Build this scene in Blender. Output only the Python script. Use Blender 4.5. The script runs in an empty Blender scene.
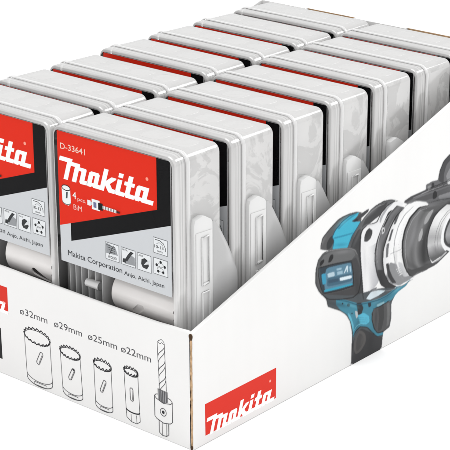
import bpy, bmesh, math, random
import numpy as np
from mathutils import Vector, Matrix
from mathutils.geometry import tessellate_polygon
random.seed(4)
S = 0.01                      # all numbers below are centimetres
sc = bpy.context.scene
LT = (25, 22)             # lamp powers, watts
C = sc.collection
PI = math.pi

# ------------------------------------------------------------------ materials
def lin(c):
    return tuple(((v/255)/12.92 if v/255 <= .04045 else ((v/255+.055)/1.055)**2.4) for v in c) + (1,)

def new_mat(name):
    m = bpy.data.materials.new(name); m.use_nodes = True
    nt = m.node_tree; nt.nodes.clear()
    return m, nt, nt.nodes.new('ShaderNodeOutputMaterial')

def N(nt, t, **kw):
    n = nt.nodes.new(t)
    for k, v in kw.items():
        if k in n.inputs: n.inputs[k].default_value = v
        else: setattr(n, k, v)
    return n

def solid(name, col, rough=.5, spec=.5, noise=0, nscale=80, bump=0, metal=0, coat=0):
    m, nt, out = new_mat(name)
    p = N(nt, 'ShaderNodeBsdfPrincipled', Roughness=rough, Metallic=metal)
    p.inputs['Specular IOR Level'].default_value = spec
    p.inputs['Coat Weight'].default_value = coat
    p.inputs['Base Color'].default_value = col
    tc = N(nt, 'ShaderNodeTexCoord')
    nz = N(nt, 'ShaderNodeTexNoise', Scale=nscale, Detail=5.0)
    nt.links.new(tc.outputs['Object'], nz.inputs['Vector'])
    if noise:
        r = N(nt, 'ShaderNodeMapRange'); r.inputs['To Min'].default_value = 1-noise; r.inputs['To Max'].default_value = 1+noise
        r.inputs['From Min'].default_value = .3; r.inputs['From Max'].default_value = .7
        nt.links.new(nz.outputs['Fac'], r.inputs['Value'])
        mx = N(nt, 'ShaderNodeVectorMath', operation='SCALE'); mx.inputs[0].default_value = col[:3]
        nt.links.new(r.outputs['Result'], mx.inputs['Scale']); nt.links.new(mx.outputs['Vector'], p.inputs['Base Color'])
    if bump:
        b = N(nt, 'ShaderNodeBump', Strength=bump, Distance=.0006)
        nt.links.new(nz.outputs['Fac'], b.inputs['Height']); nt.links.new(b.outputs['Normal'], p.inputs['Normal'])
    nt.links.new(p.outputs[0], out.inputs[0])
    return m

def washboard(m):
    nt = m.node_tree; p = nt.nodes['Principled BSDF']; old = p.inputs['Normal'].links[0].from_node
    tc = N(nt, 'ShaderNodeTexCoord'); mp = N(nt, 'ShaderNodeMapping'); mp.inputs['Scale'].default_value = (1, 1, .02)
    wv = N(nt, 'ShaderNodeTexWave', Scale=42.0, Distortion=1.2, Detail=2.0); wv.bands_direction = 'DIAGONAL'
    b = N(nt, 'ShaderNodeBump', Strength=.10, Distance=.0008)
    nt.links.new(tc.outputs['Object'], mp.inputs[0]); nt.links.new(mp.outputs[0], wv.inputs['Vector'])
    nt.links.new(wv.outputs['Fac'], b.inputs['Height']); nt.links.new(old.outputs[0], b.inputs['Normal']); nt.links.new(b.outputs[0], p.inputs['Normal'])

def ink(name, rough=.4, gain=1.0, spec=.12):
    # printed ink: the colours are stored on the faces of the flat print
    m, nt, out = new_mat(name)
    a = N(nt, 'ShaderNodeAttribute', attribute_name='ink')
    mx = N(nt, 'ShaderNodeVectorMath', operation='SCALE'); mx.inputs['Scale'].default_value = gain
    p = N(nt, 'ShaderNodeBsdfPrincipled', Roughness=rough)
    p.inputs['Specular IOR Level'].default_value = spec
    nt.links.new(a.outputs['Color'], mx.inputs[0]); nt.links.new(mx.outputs[0], p.inputs['Base Color'])
    nt.links.new(p.outputs[0], out.inputs[0])
    return m

def plastic(name, col, opac, rough=.12, transl=.5, mottle=0, ior=1.45, bump=0, bscale=60, gl=1.0, streak=0):
    # thin translucent polypropylene: part clear, part milky, glossy skin
    m, nt, out = new_mat(name)
    tc = N(nt, 'ShaderNodeTexCoord')
    tr = N(nt, 'ShaderNodeBsdfTransparent', Color=(.99, .99, .99, 1))
    df = N(nt, 'ShaderNodeBsdfDiffuse', Color=col)
    tl = N(nt, 'ShaderNodeBsdfTranslucent', Color=col)
    mk = N(nt, 'ShaderNodeMixShader'); mk.inputs[0].default_value = transl
    nt.links.new(df.outputs[0], mk.inputs[1]); nt.links.new(tl.outputs[0], mk.inputs[2])
    body = N(nt, 'ShaderNodeMixShader'); body.inputs[0].default_value = opac
    nt.links.new(tr.outputs[0], body.inputs[1]); nt.links.new(mk.outputs[0], body.inputs[2])
    if mottle:
        nz = N(nt, 'ShaderNodeTexNoise', Scale=34.0, Detail=7.0, Roughness=.62, Distortion=1.6)
        oi = N(nt, 'ShaderNodeObjectInfo'); ad = N(nt, 'ShaderNodeVectorMath', operation='ADD')
        nt.links.new(tc.outputs['Object'], ad.inputs[0]); nt.links.new(oi.outputs['Random'], ad.inputs[1])
        nt.links.new(ad.outputs[0], nz.inputs['Vector'])
        r = N(nt, 'ShaderNodeMapRange'); r.inputs['From Min'].default_value = .455; r.inputs['From Max'].default_value = .51
        r.inputs['To Min'].default_value = 1-mottle; r.inputs['To Max'].default_value = 1+mottle*.35
        nt.links.new(nz.outputs['Fac'], r.inputs['Value'])
        sv = N(nt, 'ShaderNodeVectorMath', operation='SCALE'); sv.inputs[0].default_value = col[:3]
        # the frosting is only on the side walls, the roof is smooth
        sx = N(nt, 'ShaderNodeSeparateXYZ'); nt.links.new(tc.outputs['Normal'], sx.inputs[0])
        ab = N(nt, 'ShaderNodeMath', operation='ABSOLUTE'); nt.links.new(sx.outputs['X'], ab.inputs[0])
        mr = N(nt, 'ShaderNodeMapRange'); mr.inputs['From Min'].default_value = .55; mr.inputs['From Max'].default_value = .98
        mr.inputs['To Min'].default_value = .12; nt.links.new(ab.outputs[0], mr.inputs['Value'])
        mm = N(nt, 'ShaderNodeMix', data_type='FLOAT'); mm.inputs[2].default_value = .97
        nt.links.new(mr.outputs[0], mm.inputs[0]); nt.links.new(r.outputs[0], mm.inputs[3])
        nt.links.new(mm.outputs[0], sv.inputs['Scale'])
        for q in (df, tl): nt.links.new(sv.outputs[0], q.inputs['Color'])
    if streak:          # glassy light and dark streaks put into opacity and colour
        mp = N(nt, 'ShaderNodeMapping'); mp.inputs['Scale'].default_value = (9, 330, 9)
        ns = N(nt, 'ShaderNodeTexNoise', Scale=.7, Detail=4.0)
        nt.links.new(tc.outputs['Object'], mp.inputs[0]); nt.links.new(mp.outputs[0], ns.inputs['Vector'])
        rs_ = N(nt, 'ShaderNodeMapRange'); rs_.inputs['From Min'].default_value = .35; rs_.inputs['From Max'].default_value = .65
        rs_.inputs['To Min'].default_value = opac-streak; rs_.inputs['To Max'].default_value = min(opac+streak, 1)
        nt.links.new(ns.outputs['Fac'], rs_.inputs['Value']); nt.links.new(rs_.outputs[0], body.inputs[0])
        mp2 = N(nt, 'ShaderNodeMapping'); mp2.inputs['Scale'].default_value = (5, 620, 5)
        n2 = N(nt, 'ShaderNodeTexNoise', Scale=1.0, Detail=3.0)
        nt.links.new(tc.outputs['Object'], mp2.inputs[0]); nt.links.new(mp2.outputs[0], n2.inputs['Vector'])
        r2 = N(nt, 'ShaderNodeMapRange'); r2.inputs['From Min'].default_value = .40; r2.inputs['From Max'].default_value = .52
        r2.inputs['To Min'].default_value = .72; r2.inputs['To Max'].default_value = 1.01
        nt.links.new(n2.outputs['Fac'], r2.inputs['Value'])
        sv2 = N(nt, 'ShaderNodeVectorMath', operation='SCALE'); sv2.inputs[0].default_value = col[:3]
        nt.links.new(r2.outputs[0], sv2.inputs['Scale'])
        for q in (df, tl): nt.links.new(sv2.outputs[0], q.inputs['Color'])
    g = N(nt, 'ShaderNodeBsdfGlossy', Roughness=rough)
    fr = N(nt, 'ShaderNodeFresnel', IOR=ior)
    ml = N(nt, 'ShaderNodeMath', operation='MULTIPLY'); ml.inputs[1].default_value = gl
    nt.links.new(fr.outputs[0], ml.inputs[0])
    if bump:
        nb = N(nt, 'ShaderNodeTexNoise', Scale=float(bscale), Detail=3.0)
        nt.links.new(tc.outputs['Object'], nb.inputs['Vector'])
        b = N(nt, 'ShaderNodeBump', Strength=bump, Distance=.001)
        nt.links.new(nb.outputs['Fac'], b.inputs['Height'])
        for q in (g, fr, df): nt.links.new(b.outputs['Normal'], q.inputs['Normal'])
    top = N(nt, 'ShaderNodeMixShader')
    nt.links.new(ml.outputs[0], top.inputs[0]); nt.links.new(body.outputs[0], top.inputs[1]); nt.links.new(g.outputs[0], top.inputs[2])
    nt.links.new(top.outputs[0], out.inputs[0])
    return m

M_FLOOR = solid('white_sweep', (.97, .97, .97, 1), .6, .1)
M_CARTON = solid('coated_white_carton', (.70, .697, .69, 1), .42, .3, noise=.022, nscale=11, bump=.10)
washboard(M_CARTON)
M_CARTON_IN = solid('carton_liner', (.74, .73, .71, 1), .7, .2, noise=.03, nscale=40)
M_KRAFT = solid('kraft_fluting', (.42, .28, .165, 1), .85, .15, noise=.35, nscale=260, bump=.6)
M_DARK = solid('painted_dark', (.06, .035, .02, 1), .9, .1)  # painted dark of the flute hole, also on corner tip and notch ends
M_INK = ink('printed_ink', .4)
M_INKG = ink('glossy_card_ink', .25, .88, .05)
M_CARD = solid('card_stock', (.62, .62, .62, 1), .5, .3)
M_PANE = plastic('clear_lid_pane', (.9, .9, .9, 1), .004, .04, .5, gl=.05, ior=1.4)
M_LID = plastic('frosted_lid', (.985, .978, .968, 1), .83, .09, .5, bump=.06, bscale=40, ior=1.6, gl=2.0, streak=.14)
M_RIM = plastic('milky_rim', (.99, .985, .98, 1), .88, .10, .4, bump=.05, ior=1.6, gl=1.6)
M_BASE = plastic('mottled_case_base', (.985, .978, .968, 1), .82, .10, .46, mottle=.14, bump=.12, bscale=55, ior=1.55, gl=1.8)
M_TRAY = plastic('milky_tray', (.98, .98, .98, 1), .72, .25, .5)
M_LATCH = plastic('white_latch', (.95, .95, .945, 1), .90, .15, .3)
M_WING = plastic('grey_latch_flap', (.84, .84, .84, 1), .74, .15, .4)
M_SAW = solid('white_enamel', (.83, .805, .79, 1), .3, .4, noise=.02, nscale=60, bump=.05)
M_STEEL = solid('brushed_steel', (.5, .5, .5, 1), .3, .5, noise=.1, metal=1)

# ------------------------------------------------------------------ mesh helpers
class MB:
    def __init__(s): s.v = []; s.f = []; s.m = []; s.col = {}; s.mats = []
    def mi(s, mat):
        if mat not in s.mats: s.mats.append(mat)
        return s.mats.index(mat)
    def add(s, vs, fs, mat, col=None, vcols=None):
        o = len(s.v); s.v += [tuple(c*S for c in p) for p in vs]; k = s.mi(mat)
        for f in fs:
            s.f.append([i+o for i in f]); s.m.append(k)
            if vcols: s.col[len(s.f)-1] = [vcols[i] for i in f]
            elif col: s.col[len(s.f)-1] = [col]*len(f)
    def box(s, a, b, mat):
        x0, y0, z0 = a; x1, y1, z1 = b
        s.add([(x0,y0,z0),(x1,y0,z0),(x1,y1,z0),(x0,y1,z0),(x0,y0,z1),(x1,y0,z1),(x1,y1,z1),(x0,y1,z1)],
              [(0,3,2,1),(4,5,6,7),(0,1,5,4),(1,2,6,5),(2,3,7,6),(3,0,4,7)], mat)
    def build(s, name, parent=None, bevel=0, smooth=True, loc=None, seg=2):
        me = bpy.data.meshes.new(name); me.from_pydata(s.v, [], s.f)
        for m in s.mats: me.materials.append(m)
        for p, k in zip(me.polygons, s.m): p.material_index = k
        if s.col:
            at = me.color_attributes.new('ink', 'FLOAT_COLOR', 'CORNER')
            for i, cs in s.col.items():
                for li, c in zip(me.polygons[i].loop_indices, cs): at.data[li].color = c
        bm = bmesh.new(); bm.from_mesh(me)
        if not s.col:
            bmesh.ops.remove_doubles(bm, verts=bm.verts, dist=1e-6)
            bmesh.ops.recalc_face_normals(bm, faces=bm.faces)
        if bevel:
            es = [e for e in bm.edges if len(e.link_faces) == 2 and e.calc_face_angle() > .6]
            bmesh.ops.bevel(bm, geom=es, offset=bevel*S, segments=seg, affect='EDGES', profile=.5, clamp_overlap=True)
        if smooth and not s.col:
            for f in bm.faces: f.smooth = True
            for e in bm.edges:
                if len(e.link_faces) == 2 and e.calc_face_angle() > .65: e.smooth = False
        bm.to_mesh(me); bm.free()
        o = bpy.data.objects.new(name, me); C.objects.link(o); o.parent = parent
        if loc: o.location = [c*S for c in loc]
        return o

def spline(pts, n=5):
    r = []; k = len(pts)
    for i in range(k):
        p0, p1, p2, p3 = pts[i-1], pts[i], pts[(i+1) % k], pts[(i+2) % k]
        for j in range(n):
            t = j/n
            r.append(tuple(.5*(2*b+(c-a)*t+(2*a-5*b+4*c-d)*t*t+(3*b-a-3*c+d)*t**3) for a, b, c, d in zip(p0, p1, p2, p3)))
    return r
def ospline(pts, n=24):
    P = [pts[0]]+list(pts)+[pts[-1]]; k = len(pts)-1; r = []
    for q in range(n+1):
        u = q/n*k; i = min(int(u), k-1); t = u-i
        a_, b_, c_, d_ = P[i], P[i+1], P[i+2], P[i+3]
        r.append(tuple(.5*(2*b+(c-a)*t+(2*a-5*b+4*c-d)*t*t+(3*b-a-3*c+d)*t**3) for a, b, c, d in zip(a_, b_, c_, d_)))
    return r

class Print:
    """flat printing on a panel; mapf turns (u, v, height) into a point"""
    def __init__(s, mapf, mat, base=.004, step=.0015):
        s.mb = MB(); s.map = mapf; s.mat = mat; s.h = base; s.step = step
    def poly(s, pts, col, holes=(), lift=True):
        loops = [[Vector((a, b, 0)) for a, b in l] for l in [pts]+list(holes)]
        tris = tessellate_polygon(loops)
        flat = [p for l in loops for p in l]
        area = lambda t: (flat[t[1]]-flat[t[0]]).cross(flat[t[2]]-flat[t[0]]).z
        tris = [t if area(t) > 0 else (t[0], t[2], t[1]) for t in tris if abs(area(t)) > 1e-9]
        s.mb.add([s.map(p.x, p.y, s.h) for p in flat], tris, s.mat, col=lin(col))
        if lift: s.h += s.step
    def grid(s, l, r, cols, along=False, n=28, m=10):
        L, R = ospline(l, n), ospline(r, n); vs = []; vc = []
        for i in range(n+1):
            for j in range(m+1):
                t = j/m; vs.append(s.map(L[i][0]*(1-t)+R[i][0]*t, L[i][1]*(1-t)+R[i][1]*t, s.h))
                q = (i/n if along else t)*(len(cols)-1); k = min(int(q), len(cols)-2); w = q-k
                vc.append(lin(tuple(cols[k][c]*(1-w)+cols[k+1][c]*w for c in range(3))))
        fs = [(i*(m+1)+j, i*(m+1)+j+1, (i+1)*(m+1)+j+1, (i+1)*(m+1)+j) for i in range(n) for j in range(m)]
        s.mb.add(vs, fs, s.mat, vcols=vc); s.h += s.step
    def line(s, pts, w, col, closed=False, lift=True):
        n = len(pts); L = []; R = []
        for i in range(n):
            if closed: a, b = pts[i-1], pts[(i+1) % n]
            else: a, b = pts[max(i-1, 0)], pts[min(i+1, n-1)]
            d = Vector((b[0]-a[0], b[1]-a[1])); d.normalize() if d.length else None
            nx, ny = -d.y*w/2, d.x*w/2
            L.append((pts[i][0]+nx, pts[i][1]+ny)); R.append((pts[i][0]-nx, pts[i][1]-ny))
        vs = [s.map(a, b, s.h) for a, b in L]+[s.map(a, b, s.h) for a, b in R]
        fs = [(i, n+i, n+(i+1) % n, (i+1) % n) for i in range(n if closed else n-1)]
        s.mb.add(vs, fs, s.mat, col=lin(col))
        if lift: s.h += s.step
    def text(s, txt, u, v, h, col, width=None, bold=0, rot=0, shear=0):
        cu = bpy.data.curves.new('lettering', 'FONT'); cu.body = txt; cu.size = 1; cu.shear = shear; cu.offset = bold
        cu.resolution_u = 4
        o = bpy.data.objects.new('lettering', cu); C.objects.link(o)
        dg = bpy.context.evaluated_depsgraph_get(); me = bpy.data.meshes.new_from_object(o.evaluated_get(dg))
        xs = [q.co.x for q in me.vertices]; x0, x1 = min(xs), max(xs)
        k = h/.70; kx = width/(x1-x0) if width else k
        ca, sa = math.cos(rot), math.sin(rot)
        P = [((q.co.x-x0)*kx, q.co.y*k) for q in me.vertices]
        fs = [tuple(p.vertices) for p in me.polygons]
        s.mb.add([s.map(u+a*ca-b*sa, v+a*sa+b*ca, s.h) for a, b in P], fs, s.mat, col=lin(col)); s.h += s.step
        bpy.data.objects.remove(o); bpy.data.curves.remove(cu); bpy.data.meshes.remove(me)
    def logo(s, u, v, k, col, shear=.32):
        def q(pts): return [(u+k*(a+shear*b), v+k*b) for a, b in pts]
        W = [
          ([(-.77,1.70),(.52,1.70),(.52,1.48),(1.30,1.48),(1.36,1.40),(1.36,1.24),(2.0,1.24),(2.08,1.14),(2.08,.34),(2.40,.34),(2.40,.02),(1.78,0),(1.62,.12),(1.62,.95),(1.34,.98),(1.34,0),(.90,0),(.90,1.17),(.49,1.17),(.49,0),(.06,0),(.06,1.36),(-.77,1.36)], []),
          ([(2.36,.14),(2.48,0),(2.80,0),(2.92,.1),(3.05,0),(3.66,0),(3.66,.32),(3.40,.34),(3.40,1.06),(3.26,1.20),(2.52,1.20),(2.36,1.06)], [[(2.80,.34),(2.98,.34),(2.98,.90),(2.80,.90)]]),
          ([(3.66,0),(4.09,0),(4.09,.46),(4.44,.1),(4.56,0),(5.14,0),(5.14,.32),(4.80,.34),(4.50,.66),(4.98,1.10),(4.98,1.20),(4.52,1.20),(4.09,.82),(4.09,1.70),(3.66,1.70)], []),
          ([(5.12,.14),(5.26,0),(6.06,0),(6.06,.32),(5.56,.34),(5.56,1.20),(5.12,1.20)], []),
          ([(5.12,1.36),(5.56,1.36),(5.56,1.70),(5.12,1.70)], []),
          ([(6.06,.14),(6.20,0),(6.98,0),(6.98,.32),(6.50,.34),(6.50,.90),(6.78,.90),(6.78,1.20),(6.50,1.20),(6.50,1.68),(6.06,1.68),(6.06,1.20),(5.80,1.20),(5.80,.90),(6.06,.90)], []),
          ([(6.98,.14),(7.12,0),(7.46,0),(7.58,.1),(7.72,0),(8.78,0),(8.78,.34),(8.12,.34),(8.12,1.20),(7.14,1.20),(6.98,1.06)], [[(7.42,.34),(7.68,.34),(7.68,.90),(7.42,.90)]]),
        ]
        for o, hs in W: s.poly(q(o), col, [q(h) for h in hs], lift=False)
        s.h += s.step
    def build(s, name, parent): return s.mb.build(name, parent)

def thing(name, label, cat, loc=(0,0,0), group=None):
    o = bpy.data.objects.new(name, None); C.objects.link(o); o.empty_display_size = .02
    o.location = [c*S for c in loc]; o['label'] = label; o['category'] = cat
    if group: o['group'] = group
    return o

# ------------------------------------------------------------------ floor
mb = MB(); mb.add([(-900,-900,0),(900,-900,0),(900,900,0),(-900,900,0)], [(0,1,2,3)], M_FLOOR)
fl = mb.build('floor'); fl['kind'] = 'structure'

# ------------------------------------------------------------------ display carton
L_ = 27.0; D_ = 40.75; T = .36; HB = 21.1
carton = thing('display_box', 'open white cardboard box with sloping side, a printed drill picture and hole saw drawings', 'display box')
# front wall, its folded top edge a little uneven
def ztop(x):
    pts = [(-27.0, 9.06), (-20, 9.10), (-14, 9.03), (-8, 8.99), (-4, 9.02), (-1.5, 9.12), (-.25, 9.2)]
    for (a, b), (c, d) in zip(pts, pts[1:]):
        if a <= x <= c: t = (x-a)/(c-a); t = t*t*(3-2*t); return b+(d-b)*t
    return 9.1
mb = MB(); xs = [-27.0+i*(27.0-.17)/60 for i in range(61)]
prof = [(0, 0.03), (0, None, -.14), (.04, None, -.05), (.12, None, 0), (.26, None, 0), (.35, None, -.05), (.40, None, -.14), (.40, .03)]
vs = []
for x in xs:
    zt = ztop(x)
    for p in prof: vs.append((x, p[0], p[1] if p[1] is not None else zt+p[2]))
k = len(prof)
fs = [(i*k+j, (i+1)*k+j, (i+1)*k+(j+1) % k, i*k+(j+1) % k) for i in range(60) for j in range(k)]
fs += [tuple(range(k))[::-1], tuple(60*k+j for j in range(k))]
mb.add(vs, fs, M_CARTON)
front = mb.build('front_wall', carton)
# right side wall: outline in y-z with a sloping top, rolled edge
def side_wall(x0, x1, name):
    YT = 40.1
    out = [(.0, .03), (D_, .03), (D_, HB), (YT, HB), (.25, 9.20), (.0, 9.08)]
    m_ = MB(); n = len(out)
    vs = [(x0, y, z) for y, z in out]+[(x1, y, z) for y, z in out]
    m_.add(vs, [tuple(range(n)), tuple(range(2*n-1, n-1, -1))]+[(i, (i+1) % n, n+(i+1) % n, n+i) for i in range(n)], M_CARTON)
    return m_.build(name, carton, bevel=.07, seg=3)
right = side_wall(-T, 0, 'side_wall')
left = side_wall(-L_-.05, -L_-.05+T, 'side_wall')
left.location.x -= .35*S
# raw corrugated edge at the front corner
mb = MB(); n = 60
vs = []; z0 = .12; z1 = 9.1
for i in range(n+1):
    z = z0+(z1-z0)*i/n
    w = random.uniform(-.025, .025); d = random.uniform(-.02, .02); w2 = .02*math.sin(i*.9)+random.uniform(-.018, .018)
    vs += [(-.215+w2, -.006, z), (-.16+w, -.035+d, z), (-.09+w, -.03-d, z), (-.035-w2*.6, .0, z)]
mb.add(vs, [(i*4+j, i*4+j+1, i*4+j+5, i*4+j+4) for i in range(n) for j in range(3)], M_KRAFT)
mb.box((-.165, .0, .1), (-.04, .3, 9.08), M_KRAFT)
mb.build('raw_cardboard_edge', right)
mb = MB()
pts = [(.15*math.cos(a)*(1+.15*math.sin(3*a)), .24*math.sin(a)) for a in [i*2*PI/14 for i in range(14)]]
mb.add([(-.13+a, -.07, 8.86+b) for a, b in pts]+[(-.13+a*1.2, -.03, 8.86+b*1.1) for a, b in pts], [tuple(range(14))]+[(i, (i+1) % 14, 14+(i+1) % 14, 14+i) for i in range(14)], M_DARK)  # dark cap standing proud, painting in the shade of the flute hole
mb.build('flute_dark_patch', right)
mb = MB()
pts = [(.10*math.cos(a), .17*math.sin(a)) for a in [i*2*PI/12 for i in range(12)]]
mb.add([(-.12+a, -.075, .22+b) for a, b in pts]+[(-.12+a*1.2, -.03, .22+b) for a, b in pts], [tuple(range(12))]+[(i, (i+1) % 12, 12+(i+1) % 12, 12+i) for i in range(12)], M_DARK)  # small dark patch at the bottom tip of the edge
mb.build('flute_dark_patch', right)
# back wall: inner ply notched where tabs go through, brown core showing
mb = MB()
mb.box((-L_, D_-.12, .03), (-T-.01, D_, HB), M_CARTON)
segs = [(-L_, -21.9, 0), (-21.9, -16.55, .42), (-16.55, -10.9, 0), (-10.9, -5.2, .42), (-5.2, -T-.01, 0)]
for a, b, dn in segs:
    mb.box((a+.002, D_-.42, .03), (b-.002, D_-.122, HB-.002-dn), M_CARTON)
back = mb.build('back_wall', carton)
for a, b, dn in segs:
    if dn:
        mb = MB()
        mb.box((a+.05, D_-.16, HB-.46), (b-.05, D_-.123, HB-.01), M_KRAFT)
        mb.box((a+.05, D_-.40, HB-.419), (b-.05, D_-.17, HB-.405), M_KRAFT)
        mb.box((a+.02, D_-.36, HB-.415), (a+.3, D_-.165, HB-.12), M_DARK)  # dark block at the left end of the notch
        mb.build('raw_cardboard_edge', back)
mb = MB(); mb.box((-L_, .42, .03), (-T-.01, D_-.43, .26), M_CARTON_IN); mb.build('bottom_panel', carton)

# printing on the front wall (u = x, v = z)
fmap = lambda u, v, h: (u, -h, v)
BLK = (42, 42, 45); LINE = (74, 74, 77)
def hole_saw_drawing(pr, xl, xr, zt, zb, xoff, slot, hexy=False):
    """line drawing of a hole saw standing teeth up; leans like the print"""
    w = xr-xl; cx = (xl+xr)/2; ry = w*.215; n = 19 if w > 2 else 14
    wob = lambda x, z: (x+xoff*(zt-z)/(zt-zb), z)
    # toothed rim
    outer = []; inner = []
    for i in range(n*3):
        a = 2*PI*i/(n*3); k = [0, .11, .22][i % 3]*(.8 if w > 2 else 1)
        r = 1+(k*(1.0 if math.sin(a) < 0 else .8))*1.4*(w/2.8)**-.5
        outer.append(wob(cx+w/2*math.cos(a)*(1+k*.25), zt-ry*.2+ry*math.sin(a)+k*.9))
    pr.line(outer, .11, BLK, closed=True)
    rim = [wob(cx+w/2*math.cos(a)*.97, zt-ry*.2+ry*math.sin(a)*.93) for a in [2*PI*i/48 for i in range(48)]]
    pr.line(rim, .05, BLK, closed=True)
    for i in range(9):     # heavier shading of the near right teeth
        a = -PI*.42+PI*.4*i/9
        x, z = cx+w/2*math.cos(a), zt-ry*.2+ry*math.sin(a)
        pr.poly([wob(x-.05, z-.02), wob(x+.07, z-.02), wob(x+.10, z+.16)], BLK, lift=False)
    pr.h += pr.step
    pr.line([wob(xl, zt-ry*.2), wob(xl, zb+.55)], .05, LINE)
    pr.line([wob(xr, zt-ry*.2), wob(xr, zb+.55)], .05, LINE)
    zc = zb+.62
    arc = lambda z0, a0, a1, rr, ww=w: [wob(cx+ww/2*math.cos(a), z0+rr*math.sin(a)) for a in [a0+(a1-a0)*i/20 for i in range(21)]]
    if not hexy:
        pr.line(arc(zc+.05, PI, 2*PI, ry*.9), .05, LINE)
        pr.line(arc(zb+.30, PI, 2*PI, ry*.9), .06, LINE)
        pr.line([wob(xl, zc), wob(xl, zb+.3)], .05, LINE); pr.line([wob(xr, zc), wob(xr, zb+.3)], .05, LINE)
        pr.line([wob(cx-w*.22, zc-ry*.95), wob(cx+w*.26, zc-ry*.95), wob(cx+w*.26, zb+.36-ry*.9), wob(cx-w*.22, zb+.36-ry*.9), wob(cx-w*.22, zc-ry*.95)], .045, LINE)
    else:
        pr.line(arc(zc+.35, PI, 2*PI, ry*.7), .10, BLK)
        pr.line([wob(xl, zc+.3), wob(xl+.03, zb+.25), wob(cx-w*.15, zb), wob(cx+w*.25, zb), wob(xr, zb+.25), wob(xr, zc+.3)], .05, LINE)
        pr.line([wob(cx-w*.15, zb+.0), wob(cx-w*.15, zc)], .04, LINE); pr.line([wob(cx+w*.25, zb), wob(cx+w*.25, zc+.05)], .04, LINE)
    # slot
    (sx, sz), (ex, ez), r = slot
    d = math.atan2(ez-sz, ex-sx)
    st = [wob(ex+r*math.cos(d-PI/2+PI*i/8), ez+r*math.sin(d-PI/2+PI*i/8)) for i in range(9)]
    st += [wob(sx+r*math.cos(d+PI/2+PI*i/8), sz+r*math.sin(d+PI/2+PI*i/8)) for i in range(9)]
    pr.line(st, .055, LINE, closed=True)
    pr.line([wob(sx+r*.4, sz-r*.4), wob(ex+r*.4, ez-r*.3)], .035, LINE)
pr = Print(fmap, M_INK)
hole_saw_drawing(pr, -17.20, -14.42, 4.35, .38, .14, ((-15.85, 2.2), (-15.45, 2.95), .17))
pr.build('hole_saw_drawing', front)
pr = Print(fmap, M_INK)
hole_saw_drawing(pr, -13.33, -11.23, 4.05, .36, .18, ((-12.45, 1.95), (-12.05, 2.65), .16))
pr.poly([(-12.1, 2.75), (-11.9, 2.8), (-11.85, 2.62), (-12.0, 2.66)], BLK)
pr.build('hole_saw_drawing', front)
pr = Print(fmap, M_INK)
hole_saw_drawing(pr, -9.80, -8.03, 4.05, .32, .1, ((-9.1, 1.95), (-8.75, 2.7), .15))
pr.build('hole_saw_drawing', front)
pr = Print(fmap, M_INK)
hole_saw_drawing(pr, -6.70, -5.33, 4.38, .34, .16, ((-6.05, 2.2), (-6.05, 2.95), .15), hexy=True)
pr.build('hole_saw_drawing', front)
pr = Print(fmap, M_INK)      # pilot drill with arbor
L1 = lambda t: -3.36+.12*t; R1 = lambda t: -2.66+.12*t
zz0, zz1 = 7.75, 3.85
pr.line([(-3.33, 7.55), (-3.2, 7.72), (-2.95, 7.86), (-2.72, 7.72), (-2.64, 7.5)], .05, LINE)
pr.line([(-3.33, 7.55), (-3.05, 7.5), (-2.95, 7.62), (-2.64, 7.5)], .045, LINE)
for sgn in (0, 1):
    for k in range(3):
        p = []
        for i in range(13):
            t = i/12; z = 7.42-1.17*k-(.95+.2*sgn)*t-.34*sgn
            c = -3.0+.05*(7.7-z)/3.85*2; amp = .33
            p.append((c+amp*math.cos(PI*t), z))
        if sgn == 0: pr.line(p, .055, LINE)
        else:
            q = [(a, b) for a, b in p]; pr.line(q, .045, LINE)
pr.line([(-3.34, 7.5), (-3.32, 6.6), (-3.26, 5.3), (-3.2, 3.9)], .04, LINE)
pr.line([(-2.66, 7.5), (-2.62, 6.4), (-2.58, 5.2), (-2.53, 3.9)], .04, LINE)
pr.poly([(-3.38, 3.9), (-2.42, 3.86), (-2.40, 3.05), (-2.9, 2.88), (-3.36, 3.02)], (84, 84, 86))
for i in range(6): pr.line([(-3.32+.17*i, 3.85), (-3.30+.17*i, 3.02-.05*math.sin(PI*i/5))], .035, (170, 170, 172), lift=False)
pr.h += pr.step
pr.line([(-3.70, 3.25), (-3.70, 1.62), (-3.5, 1.45), (-2.85, 1.28), (-2.2, 1.42), (-1.98, 1.6), (-1.98, 3.2)], .055, LINE)
pr.line([(-3.70, 3.25), (-3.55, 3.08), (-2.85, 2.86), (-2.1, 3.02), (-1.98, 3.2), (-2.15, 3.36), (-2.42, 3.42)], .05, LINE)
pr.line([(-3.70, 3.25), (-3.55, 3.4), (-3.38, 3.45)], .05, LINE)
circ = lambda r: [(-2.86+r*.95*math.cos(a), 2.15+r*math.sin(a)) for a in [2*PI*i/24 for i in range(24)]]
pr.line(circ(.30), .045, LINE, closed=True); pr.poly(circ(.13), (40, 40, 42))
pr.line([(-3.28, 1.4), (-3.28, .42), (-2.98, .26), (-2.55, .30), (-2.35, .5), (-2.35, 1.35)], .05, LINE)
pr.line([(-2.98, 1.28), (-2.98, .26)], .04, LINE); pr.line([(-2.55, 1.3), (-2.55, .30)], .04, LINE)
pr.build('pilot_drill_drawing', front)
pr = Print(fmap, M_INK)
for txt, u, w in (('ø32mm', -17.58, 2.98), ('ø29mm', -13.88, 2.95), ('ø25mm', -10.32, 2.97), ('ø22mm', -6.95, 2.97)):
    pr.text(txt, u, 5.74, .54, (74, 74, 77), width=w)
pr.build('size_lettering', front)
pr = Print(fmap, M_INK)
RED = (200, 40, 24)
pr.poly([(-26.3, 5.30), (-18.90, 5.30), (-18.90, 7.52), (-26.3, 7.52)], RED)
pr.logo(-25.75, 5.26, .775, (250, 250, 250))
pr.poly([(-19.35+.1*math.cos(a), 6.15+.1*math.sin(a)) for a in [i*PI/8 for i in range(16)]], (245, 170, 160))
pr.build('logo_print', front)
pr = Print(fmap, M_INK)
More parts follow.
